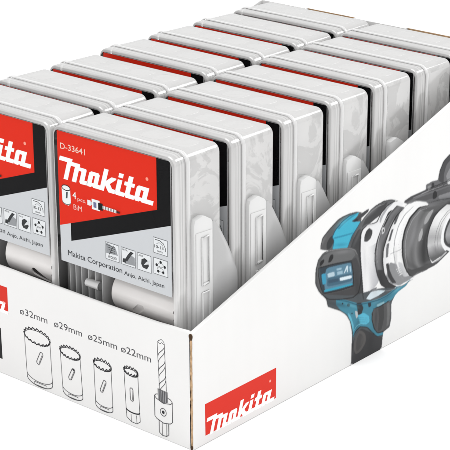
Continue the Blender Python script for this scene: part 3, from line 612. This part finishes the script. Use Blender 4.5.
('p',0,(24,24,27),[(28.76,10.81),(30.34,10.63),(32.69,10.17),(36.02,9.49),(36.01,9.51),(32.67,10.23),(30.32,10.68),(28.75,10.83)]),
('p',0,(140,141,143),[(22.89,8.85),(23.21,8.8),(23.21,8.81),(22.89,8.87)]),
('p',0,(140,141,143),[(22.93,8.69),(23.25,8.63),(23.25,8.64),(22.92,8.7)]),
('p',0,(140,141,143),[(22.96,8.52),(23.29,8.47),(23.28,8.48),(22.96,8.53)]),
('p',0,(140,141,143),[(23.0,8.36),(23.32,8.3),(23.32,8.31),(22.99,8.37)]),
('p',0,(140,141,143),[(23.03,8.19),(23.36,8.13),(23.35,8.15),(23.03,8.2)]),
('p',0,(140,141,143),[(23.07,8.03),(23.39,7.97),(23.39,7.98),(23.06,8.04)]),
('p',0,(140,141,143),[(23.1,7.86),(23.43,7.8),(23.42,7.81),(23.1,7.87)]),
('p',0,(196,196,198),[(25.39,10.15),(25.64,10.13),(25.63,10.14),(25.39,10.16)]),
('p',0,(196,196,198),[(25.23,9.92),(25.48,9.9),(25.47,9.91),(25.22,9.93)]),
('p',0,(196,196,198),[(25.07,9.69),(25.32,9.67),(25.31,9.68),(25.07,9.7)]),
('p',0,(196,196,198),[(24.93,9.46),(25.18,9.43),(25.17,9.45),(24.92,9.47)]),
('p',0,(196,196,198),[(24.81,9.21),(25.06,9.19),(25.05,9.21),(24.8,9.23)]),
('p',0,(196,196,198),[(24.71,8.97),(24.96,8.94),(24.95,8.96),(24.71,8.98)]),
('p',0,(196,196,198),[(24.65,8.71),(24.89,8.69),(24.89,8.7),(24.64,8.72)]),
('p',0,(196,196,198),[(24.61,8.44),(24.86,8.42),(24.85,8.43),(24.61,8.46)]),
('p',0,(196,196,198),[(24.61,8.16),(24.86,8.14),(24.85,8.16),(24.61,8.18)]),
('p',1,(24,24,27),[(18.56,4.52),(18.66,4.55),(18.77,4.45),(18.67,4.41)]),
('p',1,(24,24,27),[(17.3,5.75),(17.4,5.79),(17.51,5.69),(17.41,5.65)]),
('p',0,(60,84,92),[(19.42,3.88),(20.74,3.38),(20.74,3.39),(19.42,3.9)]),
('p',0,(60,84,92),[(19.42,3.69),(20.75,3.21),(20.75,3.22),(19.42,3.71)]),
('p',0,(60,84,92),[(19.43,3.5),(20.76,3.03),(20.76,3.05),(19.43,3.52)])]

def drill_picture(cell=.036, y0=13.6, y1=37.5, z0=.02, z1=18.6, blur=.032):
    """the printed picture: overlapping ink shapes and soft airbrush tones laid down on a fine grid of printed dots"""
    ny, nz = int((y1-y0)/cell)+1, int((z1-z0)/cell)+1
    Y = y0+cell*np.arange(ny); Z = z0+cell*np.arange(nz)
    col = np.zeros((nz, ny, 3)); cov = np.zeros((nz, ny))
    def fill(pts, c):
        P = np.array(pts); a = np.searchsorted(Y, P[:, 0].min()); b = np.searchsorted(Y, P[:, 0].max())
        e = np.searchsorted(Z, P[:, 1].min()); f = np.searchsorted(Z, P[:, 1].max())
        if b <= a or f <= e: return
        gy, gz = np.meshgrid(Y[a:b], Z[e:f]); ins = np.zeros(gy.shape, bool)
        for k in range(len(P)):
            ya, za = P[k-1]; yb, zb = P[k]
            if za == zb: continue
            ins ^= ((za > gz) != (zb > gz)) & (gy < (yb-ya)*(gz-za)/(zb-za)+ya)
        col[e:f, a:b][ins] = lin(c)[:3]; cov[e:f, a:b][ins] = 1
    for kind, sm, c, pts in DRILL:
        if kind == 'p': fill(spline(pts, 5) if sm else cut(pts), c)
        elif kind == 'b':
            (cy_, cz_), (ay, az), (by, bz) = pts; k_ = sm
            M = np.linalg.inv(np.array([[ay-cy_, by-cy_], [az-cz_, bz-cz_]]))
            gy, gz = np.meshgrid(Y-cy_, Z-cz_)
            q = (M[0, 0]*gy+M[0, 1]*gz)**2+(M[1, 0]*gy+M[1, 1]*gz)**2
            w = (k_*np.exp(-q*1.2))[..., None]*cov[..., None]
            col = col*(1-w)+np.array(lin(c)[:3])*w
        else:
            n, m = 40, 24; A, B = ospline(pts[0], n), ospline(pts[1], n)
            at = lambda i, t: (A[i][0]*(1-t)+B[i][0]*t, A[i][1]*(1-t)+B[i][1]*t)
            for i in range(n):
                for j in range(m if kind == 'l' else 1):
                    ta, tb = (j/m, (j+1)/m) if kind == 'l' else (0, 1)
                    t = (j+.5)/m if kind == 'l' else (i+.5)/n
                    q = t*(len(c)-1); k = min(int(q), len(c)-2); w = q-k
                    fill([at(i, ta), at(i+1, ta), at(i+1, tb), at(i, tb)], tuple(c[k][h]*(1-w)+c[k+1][h]*w for h in range(3)))
    r = 4; kx = np.exp(-.5*(np.arange(-r, r+1)*cell/blur)**2); kx /= kx.sum()
    pm = np.dstack([col*cov[..., None], cov])
    for ax in (0, 1):
        pad = [(0, 0)]*3; pad[ax] = (r, r); q = np.pad(pm, pad, mode='edge'); o = np.zeros_like(pm)
        for t, wt in enumerate(kx):
            o += wt*(q[t:t+nz] if ax == 0 else q[:, t:t+ny])
        pm = o
    rng = np.random.default_rng(3)
    grain = 1+.012*rng.standard_normal((nz//2+1, ny//2+1)).repeat(2, 0).repeat(2, 1)[:nz, :ny]
    cv = pm[..., 3:4]; ink_ = np.clip(pm[..., :3]/np.maximum(cv, 1e-4), 0, 1)**1.16*.80
    out = ink_*cv*grain[..., None]+(1-cv)*.695
    use = cv[..., 0] > .15
    idx = -np.ones((nz, ny), int); q = use[:-1, :-1] | use[1:, :-1] | use[:-1, 1:] | use[1:, 1:]
    need = np.zeros((nz, ny), bool)
    for a in (0, 1):
        for b in (0, 1): need[a:nz-1+a, b:ny-1+b] |= q
    idx[need] = np.arange(need.sum()); zz, yy = np.nonzero(need)
    vs = np.stack([np.full(len(yy), .004), Y[yy], Z[zz]], 1)*S
    e, f = np.nonzero(q)
    fs = np.stack([idx[e, f], idx[e, f+1], idx[e+1, f+1], idx[e+1, f]], 1)
    me = bpy.data.meshes.new('drill_picture'); me.from_pydata(vs.tolist(), [], fs.tolist())
    me.materials.append(M_INK)
    at = me.color_attributes.new('ink', 'FLOAT_COLOR', 'POINT')
    rgba = np.ones((len(yy), 4), np.float32); rgba[:, :3] = np.clip(out[zz, yy], 0, 1); at.data.foreach_set('color', rgba.ravel())
    o = bpy.data.objects.new('drill_picture', me); C.objects.link(o); o.parent = right
def cut(pts):          # polygon with its corners just taken off
    r = []; n = len(pts)
    for i in range(n):
        a, b, c = pts[i-1], pts[i], pts[(i+1) % n]
        r += [tuple(b[k]+(a[k]-b[k])*.12 for k in (0, 1)), tuple(b[k]+(c[k]-b[k])*.12 for k in (0, 1))]
    return r
drill_picture()

# ------------------------------------------------------------------ the plastic cases
WC = 11.88; HC = 20.88; Z0 = .9
CW = 10.95                                  # card width
def rrect(w, h, r, n=7):
    r = max(r, .05); pts = []
    for cx, cz, a0 in ((w/2-r, h-r, 0), (-w/2+r, h-r, PI/2), (-w/2+r, r, PI), (w/2-r, r, 1.5*PI)):
        for i in range(n+1):
            a = a0+PI/2*i/n; pts.append((cx+r*math.cos(a), cz+r*math.sin(a)))
    return pts
def ring(inset, y, w=WC, h=HC, r=.75): return [(a, y, b+inset) for a, b in rrect(w-2*inset, h-2*inset, r-inset*.9)]
def loft(mb, rings, mat, cap0=None, cap1=None):
    n = len(rings[0]); vs = [p for r in rings for p in r]
    fs = [(i*n+j, i*n+(j+1) % n, (i+1)*n+(j+1) % n, (i+1)*n+j) for i in range(len(rings)-1) for j in range(n)]
    mb.add(vs, fs, mat)
    if cap0: mb.add(rings[0], [tuple(range(n))], cap0)
    if cap1: mb.add(rings[-1], [tuple(range(n))[::-1]], cap1)

cmap = lambda u, v, h: (u, -.035-h, v)       # printing on the card, case coordinates
XC = -1.78-CW/2                              # case centre in the world
def Q(pts): return [(x-XC, z-Z0) for x, z in pts]

def make_case():
    root = thing('hole_saw_case', '', 'plastic case')
    lid = MB()
    rs = [ring(.24, -.12)]+[ring(.24-.24*math.sin(a), .12-.24*math.cos(a)) for a in [PI/2*i/5 for i in range(1, 6)]]
    loft(lid, rs+[ring(0, .2), ring(0, 1.02)], M_LID)
    # shallow raised frame round the window
    lid.add(ring(.24, -.12), [tuple(range(len(ring(.3, 0))))], M_PANE)
    lo = lid.build('lid', root)
    rim = MB()
    loft(rim, [ring(-.02, 1.00), ring(-.09, 1.05), ring(-.11, 1.12), ring(-.11, 1.30), ring(-.09, 1.37), ring(-.03, 1.42)], M_RIM)
    rim.build('closing_rim', root)
    bb = MB()
    loft(bb, [ring(.02, 1.42), ring(.023, 1.5), ring(.115, 4.50), ring(.12, 4.60)]+[ring(.12+.22*(1-math.cos(a)), 4.60+.22*math.sin(a)) for a in [PI/2*i/4 for i in range(1, 5)]], M_BASE, None, M_BASE)
    for xa, xb in ((-4.9, -2.9), (-2.3, -.3), (.3, 2.3), (2.9, 4.9)):     # faint pads moulded into the roof
        def pad(ins, dz): return [(a+(xa+xb)/2, b+2.1+ins, HC-.03-.0306*(b+.6+ins)+dz) for a, b in rrect(xb-xa-2*ins, 1.9-2*ins, .5-ins, 5)]
        loft(bb, [pad(0, -.02), pad(.03, .012), pad(.12, .022)], M_BASE, None, M_BASE)
    bb.build('base', root)
    # card
    cz0, cz1 = 11.42-Z0, 21.45-Z0
    cb = MB(); h = CW/2
    P = [(a, b+cz0) for a, b in rrect(CW, cz1-cz0, .12, 3)]; n = len(P)
    cb.add([(a, -.03, b) for a, b in P]+[(a, .02, b) for a, b in P], [tuple(range(n)), tuple(range(2*n-1, n-1, -1))]+[(i, (i+1) % n, n+(i+1) % n, n+i) for i in range(n)], M_CARD)
    card = cb.build('label_card', root)
    pr = Print(cmap, M_INKG, base=.002, step=.003)
    xl, xr = -1.78-CW+.01, -1.79; zt = 21.44
    pr.poly(Q([(xl, 11.43), (xr, 11.43), (xr, zt), (xl, zt)]), (203, 206, 209))
    pr.poly(Q([(-11.62, 13.20), (xr, 16.78), (xr, zt-.0), (-3.2, zt), (-3.2, 17.9), (-11.62, 14.9)]), (9, 9, 11))
    pr.poly(Q([(xl, 14.18), (-3.06, 17.66), (-3.06, zt), (xl, zt)]), (220, 42, 20))
    pr.build('colour_blocks', card)
    pr = Print(cmap, M_INKG, base=.014, step=.002)
    pr.logo(-12.25-XC, 17.86-Z0, 1.0, (246, 246, 246))
    pr.poly(Q([(-3.95+.13*math.cos(a), 19.70+.13*math.sin(a)) for a in [i*PI/8 for i in range(16)]]), (246, 160, 140))
    pr.build('logo_print', card)
    pr = Print(cmap, M_INKG, base=.014, step=.002)
    pr.text('D-33641', -12.42-XC, 20.13-Z0, .44, (238, 205, 190), width=2.5, bold=.008)
    pr.build('item_code', card)
    pr = Print(cmap, M_INKG, base=.014, step=.002)
    pr.text('4', -11.32-XC, 16.58-Z0, .52, (245, 240, 235), bold=.01)
    pr.text('pcs.', -10.82-XC, 16.50-Z0, .30, (240, 205, 195), width=.85)
    pr.text('BiM', -11.25-XC, 15.75-Z0, .40, (240, 200, 190), width=.85)
    pr.build('piece_count', card)
    pr = Print(cmap, M_INKG, base=.014, step=.002)
    pr.text('Makita Corporation', -12.0-XC, 12.0-Z0, .42, (58, 60, 63), width=5.45)
    pr.text('Anjo, Aichi, Japan', -6.35-XC, 11.95-Z0, .31, (70, 72, 75), width=3.85)
    pr.build('maker_line', card)
    # little hole saw and arbor pictures
    pr = Print(cmap, M_INKG, base=.014, step=.002)
    W_ = (235, 238, 238)
    can = [(-12.42, 17.25), (-12.15, 17.42), (-11.75, 17.42), (-11.55, 17.2), (-11.52, 16.1), (-11.75, 15.9), (-12.15, 15.92), (-12.38, 16.15)]
    pr.poly(Q(can[::-1]), W_)
    pr.line(Q([(-11.97+.42*math.cos(a), 17.22+.2*math.sin(a)) for a in [i*PI/10 for i in range(20)]]), .07, (45, 45, 48), closed=True)
    pr.line(Q([(-11.97+.40*math.cos(a), 16.15+.2*math.sin(a)) for a in [PI+i*PI/10 for i in range(11)]]), .06, (95, 105, 105))
    pr.poly(Q([(-12.02, 16.4), (-11.85, 16.45), (-11.8, 16.95), (-11.97, 16.9)]), (70, 80, 85))
    ar = lambda x0, x1, z0, z1, c: pr.poly(Q([(x0, z0), (x1, z0), (x1, z1), (x0, z1)]), c)
    ar(-9.83, -9.5, 16.42, 16.82, W_); ar(-9.5, -9.38, 16.5, 16.75, (200, 200, 205))
    ar(-9.38, -8.6, 16.22, 17.0, W_); ar(-9.22, -8.92, 16.38, 16.8, (110, 115, 150)); ar(-8.75, -8.3, 16.32, 16.85, (25, 25, 28))
    for i in range(9):
        x = -8.3+.16*i; ar(x, x+.09, 16.47, 16.72, W_); ar(x+.09, x+.16, 16.5, 16.68, (70, 50, 50))
    ar(-6.86, -6.6, 16.52, 16.66, (60, 40, 40))
    pr.build('arbor_picture', card)
    # pictograms
    def frame(x, z, w=1.30, hh=1.28):
        p = Print(cmap, M_INKG, base=.014, step=.002)
        p.poly(Q([(x, z), (x+w, z), (x+w, z+hh), (x, z+hh)]), (226, 229, 231))
        p.line(Q([(x, z), (x+w, z), (x+w, z+hh), (x, z+hh)]), .05, (110, 112, 115), closed=True); return p
    G1 = (150, 153, 156); G2 = (58, 60, 62)
    x, z = -8.13, 12.74; p = frame(x, z)
    p.poly(Q([(x+.05, z+.45), (x+1.2, z+.5), (x+1.0, z+1.0), (x+.3, z+1.2), (x+.05, z+1.2)]), G1)
    for i in range(4): p.line(Q([(x+.1+.1*i, z+1.1-.17*i), (x+.95, z+1.05-.14*i)]), .04, G2)
    p.line(Q([(x+.35, z+.4), (x+.8, z+1.15)]), .05, G2)
    p.text('WOOD', x+.22-XC, z+.12-Z0, .2, G2, width=.85); p.build('pictogram', card)
    x = -6.58; p = frame(x, z, 1.35)
    p.poly(Q([(x+.35, z+.1), (x+1.3, z+.15), (x+1.3, z+.75), (x+.9, z+.9), (x+.5, z+.5)]), G1)
    p.poly(Q([(x+.3, z+.35), (x+.55, z+.3), (x+.95, z+.85), (x+1.2, z+1.1), (x+.9, z+1.15), (x+.6, z+.8)]), G2)
    p.poly(Q([(x+.1, z+.18), (x+.4, z+.15), (x+.45, z+.5), (x+.15, z+.45)]), G2)
    p.text('METAL', x+.12-XC, z+1.08-Z0, .12, G2, width=.5); p.build('pictogram', card)
    x = -5.02; p = frame(x, z)
    p.poly(Q([(x+.35, z+.5), (x+.5, z+.25), (x+.9, z+.2), (x+1.1, z+.5), (x+.95, z+.9), (x+.7, z+1.0), (x+.4, z+.85)]), G2)
    p.poly(Q([(x+.6, z+.45), (x+1.05, z+.62), (x+1.2, z+.95), (x+.85, z+.75)]), (215, 218, 220))
    p.text('ALU', x+.12-XC, z+1.05-Z0, .12, G2, width=.4); p.build('pictogram', card)
    x = -3.46; p = frame(x, z+.10, 1.32, 1.2); cx, cz = x+.66, z+.68
    pen = [(cx+.40*math.cos(PI/2+2*PI*i/5), cz+.40*math.sin(PI/2+2*PI*i/5)) for i in range(5)]
    p.line(Q(pen), .03, (90, 92, 95), closed=True)
    for a, b in pen: p.poly(Q([(a+.11*math.cos(t), b+.11*math.sin(t)) for t in [i*PI/6 for i in range(12)]]), (40, 42, 44), lift=False)
    p.h += .002; p.text('PVC', cx-.2-XC, cz-.09-Z0, .17, G2, width=.42); p.build('pictogram', card)
    z2 = 14.42; p = frame(x, z2, 1.32, 1.14)
    p.line(Q([(x+.15, z2+1.0), (x+.6, z2+1.0), (x+.95, z2+.85), (x+1.15, z2+.5), (x+1.15, z2+.3)]), .05, G2)
    p.line(Q([(x+.3, z2+.7), (x+.55, z2+.85), (x+.9, z2+.7)]), .04, G1)
    p.text('10-13', x+.1-XC, z2+.38-Z0, .24, G2, width=.85); p.text('mm', x+.35-XC, z2+.12-Z0, .16, G2, width=.5); p.build('pictogram', card)
    # milky insert tray with cells
    tb = MB()
    def cell(x0, x1, z0, z1, y0=1.75, y1=4.25):
        m_ = .28; w, h = x1-x0, z1-z0
        r0 = [(a+(x0+x1)/2, y0, b+z0) for a, b in rrect(w, h, .45, 3)]
        r1 = [((x0+x1)/2+a*.94, y1, b*.94+z0+h*.03) for a, b in rrect(w, h, .45, 3)]
        loft(tb, [r0, r1], M_TRAY, None, M_TRAY)
    for x0, x1 in ((-5.2, -3.1), (-2.4, -.4), (.3, 2.3), (3.0, 5.0)): cell(x0, x1, 18.0, 20.66, 1.7, 4.1)
    for x0, x1 in ((-5.2, -1.2), (-.6, 5.1)): cell(x0, x1, 12.2, 17.5)
    tb.add([(-5.5, 1.52, 11.6), (5.5, 1.52, 11.6), (5.5, 1.52, 18.5), (-5.5, 1.52, 18.5)], [(0, 1, 2, 3)], M_TRAY)
    tb.add([(-5.5, 3.9, .6), (5.5, 3.9, .6), (5.5, 3.9, 11.5), (-5.5, 3.9, 11.5)], [(0, 1, 2, 3)], M_TRAY)
    n_ = 20; r0 = [(-3.4, .55+.33*math.cos(2*PI*i/n_), 9.15+.33*math.sin(2*PI*i/n_)) for i in range(n_)]
    loft(tb, [r0, [(-2.1, b, c) for a, b, c in r0]], M_RIM, None, None)
    for x in (-5.2, -4.6, -4.0, -3.3, -2.6, -1.9):
        tb.box((x, .5, 1.0), (x+.09, 3.85, 11.0), M_TRAY)
    tb.build('insert_tray', root)
    # latch on the right hand side
    X = WC/2
    Lm = MB()
    def plate(prof, xa, xb, mat, rev=None):
        n = len(prof)
        Lm.add([(xa, y, z) for y, z in prof]+[(xb, y, z) for y, z in prof], [tuple(range(n)), tuple(range(2*n-1, n-1, -1))]+[(i, (i+1) % n, n+(i+1) % n, n+i) for i in range(n)], mat)
    zo = Z0
    tab = [(1.38, 3.0), (3.30, 3.0), (3.32, 16.35-zo), (3.15, 16.62-zo), (2.42, 17.05-zo), (2.25, 17.05-zo), (1.5, 16.9-zo), (1.36, 16.6-zo)]
    plate(tab, X-.06, X+.42, M_LATCH)
    cap_out = [(1.50, 3.0), (3.18, 3.0), (3.18, 15.85-zo), (1.50, 15.95-zo)]
    plate(cap_out, X+.42, X+.49, M_LATCH)
    latch = Lm.build('latch', root, bevel=.06)
    Lm = MB()
    for a, b in ((15.55, 11.9), (11.4, 6.5)):       # raised slot frames
        for (y0, y1, z0_, z1_) in ((1.98, 2.07, b, a), (2.72, 2.82, b, a), (2.07, 2.72, a-.09, a), (2.07, 2.72, b, b+.18)):
            Lm.box((X+.48, y0, z0_-zo), (X+.60, y1, z1_-zo), M_LATCH)
    Lm.build('slot_frame', latch, bevel=.03)
    Lm = MB()
    wing = [(3.28, 3.0), (5.95, 3.0), (6.0, 11.3-zo), (5.9, 12.0-zo), (5.5, 13.0-zo), (4.87, 14.3-zo), (4.1, 15.6-zo), (3.5, 16.4-zo), (3.28, 16.5-zo)]
    plate(wing, X+.28, X+.44, M_WING)
    Lm.build('latch_flap', latch, bevel=.05)
    return root

def copy_tree(o, parent=None):
    c = o.copy(); C.objects.link(c)
    if parent: c.parent = parent
    for ch in list(o.children): copy_tree(ch, c)
    return c

CS = 1.0077                      # size of the cases in the box
PITCH = 5.775; DX = 12.25; CX = -7.90; CY = .61; CZ = .44
names = ['', 'second', 'third', 'fourth', 'fifth', 'sixth', 'hindmost']
SHIFT = ((0, .17, .35, .2, .05, -.1, -.5), (0, -.05, .08, .08, .15, .05, -.25))   # loosely packed
DROP = ((0, -.19, -.23, -.12, -.04, -.08, -.03), (0, -.18, -.22, -.06, -.07, -.06, -.08))    # they do not all sit equally low
TURN = ((0, .25, -.2, .1, -.3, .2, 0), (0, -.2, .3, -.1, .25, -.25, .1))
proto = make_case()
for side in (0, 1):
    for i in range(7):
        o = proto if (side == 0 and i == 0) else copy_tree(proto)
        o.location = ((CX-DX*side)*S, (CY+PITCH*i+SHIFT[side][i])*S, CZ*S); o.scale = (CS,)*3
        o.rotation_euler.z = math.radians(TURN[side][i])
        o.location.z += DROP[side][i]*S
        row = 'in the row beside the drill picture' if side == 0 else 'in the row away from the drill picture'
        if i == 0:
            lab = ('frontmost clear plastic case beside the drill picture, its red card in full view' if side == 0
                   else 'frontmost clear plastic case at left, its red card cut off by the picture edge')
        else:
            lab = '%s clear plastic case %s%s' % (names[i], 'from the front ' if i < 6 else '', row)
        o['label'] = lab; o['group'] = 'clear plastic hole saw cases packed in the display box'

# ------------------------------------------------------------------ hole saws lying in the two front cases
def make_saw(r, ln, name, label, slots, loc, rot, deep=.5):
    m = MB(); n = 64; prof = [(0, .0), (0, r*.55), (.0, r*.86), (.05, r*.95), (.16, r), (ln-.25, r)]
    inn = [(ln-.25, r-.13), (.3, r-.13), (.3, .0)]
    def vring(x, rr): return [(x, rr*math.cos(2*PI*i/n), rr*math.sin(2*PI*i/n)) for i in range(n)]
    R = [vring(x, max(rr, .01)) for x, rr in prof]
    teeth = [(ln-.25+(.25 if i % 4 == 0 else .12 if i % 4 == 1 else .0), r*1.02*math.cos(2*PI*i/n), r*1.02*math.sin(2*PI*i/n)) for i in range(n)]
    teeth_in = [(a, b*.92, c*.92) for a, b, c in teeth]
    R += [teeth, teeth_in]+[vring(x, max(rr, .01)) for x, rr in inn]
    vs = [p for q in R for p in q]
    fs = [(i*n+j, i*n+(j+1) % n, (i+1)*n+(j+1) % n, (i+1)*n+j) for i in range(len(R)-1) for j in range(n)]
    fs += [tuple(range(n)), tuple((len(R)-1)*n+i for i in range(n))[::-1]]
    m.add(vs, fs, M_SAW)
    o = m.build(name)
    for a, x0, x1, w, tw in slots:      # cut slots through the wall
        c = MB(); st = [(x1+w*math.cos(-PI/2+PI*i/8), w*math.sin(-PI/2+PI*i/8)) for i in range(9)]+[(x0+w*math.cos(PI/2+PI*i/8), w*math.sin(PI/2+PI*i/8)) for i in range(9)]
        xm = (x0+x1)/2; k = len(st)
        st = [(xm+(p-xm)*math.cos(tw)-q*math.sin(tw), (p-xm)*math.sin(tw)+q*math.cos(tw)) for p, q in st]
        def put(p, q, d): 
            y, z = -d, q
            return (p, y*math.cos(a)-z*math.sin(a), y*math.sin(a)+z*math.cos(a))
        c.add([put(p, q, r*deep) for p, q in st]+[put(p, q, r*1.4) for p, q in st], [tuple(range(k)), tuple(range(2*k-1, k-1, -1))]+[(i, (i+1) % k, k+(i+1) % k, k+i) for i in range(k)], M_SAW)
        co = c.build('cutter', smooth=False)
        md = o.modifiers.new('b', 'BOOLEAN'); md.object = co; md.operation = 'DIFFERENCE'; md.solver = 'EXACT'
        me = bpy.data.meshes.new_from_object(o.evaluated_get(bpy.context.evaluated_depsgraph_get()))
        o.modifiers.clear(); o.data = me; bpy.data.objects.remove(co)
    o.location = [v*S for v in loc]; o.rotation_euler = rot
    o['label'] = label; o['category'] = 'hole saw'; o['group'] = 'white hole saws lying in the front cases'
    return o
make_saw(1.62, 6.45, 'hole_saw', 'white hole saw lying below the fully visible red card in the front case', [(.35, 2.15, 3.15, .30, .75)], (-9.0, 2.75, 9.35), (0, 0, 0), .95)
make_saw(1.75, 5.4, 'hole_saw', 'white hole saw in the case cut off by the left picture edge', [(.55, 3.15, 4.35, .36, -.55)], (-20.2, 2.8, 9.6), (0, 0, 0))

# ------------------------------------------------------------------ camera
cam = bpy.data.cameras.new('camera'); co = bpy.data.objects.new('camera', cam); C.objects.link(co)
cam.sensor_width = 36; cam.lens = 1812.65/450*36; cam.shift_x = (225-226.87)/450
cam.clip_start = .05; cam.clip_end = 60
co.location = (76.850*S, -85.933*S, 61.049*S)
r = Vector((.75989, .65005, -.0025)); u = Vector((-.22912, .27143, .93479)); f = Vector((-.60834, .70976, -.3552))
co.rotation_euler = Matrix((r, u, -f)).transposed().to_euler()
sc.camera = co

# ------------------------------------------------------------------ light: white studio
w = bpy.data.worlds.new('World'); sc.world = w; w.use_nodes = True
bg = w.node_tree.nodes['Background']; bg.inputs[0].default_value = (1, 1, 1, 1); bg.inputs[1].default_value = 1.0
def area(name, loc, target, sx, sy, power):
    l = bpy.data.lights.new(name, 'AREA'); l.shape = 'RECTANGLE'; l.size = sx; l.size_y = sy; l.energy = power
    o = bpy.data.objects.new(name, l); C.objects.link(o); o.location = loc
    d = Vector(target)-Vector(loc); o.rotation_euler = d.to_track_quat('-Z', 'Y').to_euler()
    return o
area('overhead_fill', (-.1, -.1, 2.0), (-.1, .1, 0), 1.6, 1.6, LT[0])  # added lamp, pushes the floor to clean white and lifts the case tops
area('back_softbox', (1.15, 2.5, 2.0), (-.05, .2, .2), 1.2, .8, LT[1])
vs_ = sc.view_settings; vs_.view_transform = 'Standard'; vs_.look = 'None'; vs_.exposure = 0; vs_.gamma = 1
sc.render.engine = 'CYCLES'
cy = sc.cycles; cy.max_bounces = 14; cy.transparent_max_bounces = 48; cy.diffuse_bounces = 5; cy.glossy_bounces = 4; cy.transmission_bounces = 8
cy.use_denoising = True; cy.caustics_reflective = False; cy.caustics_refractive = False; cy.sample_clamp_indirect = 6
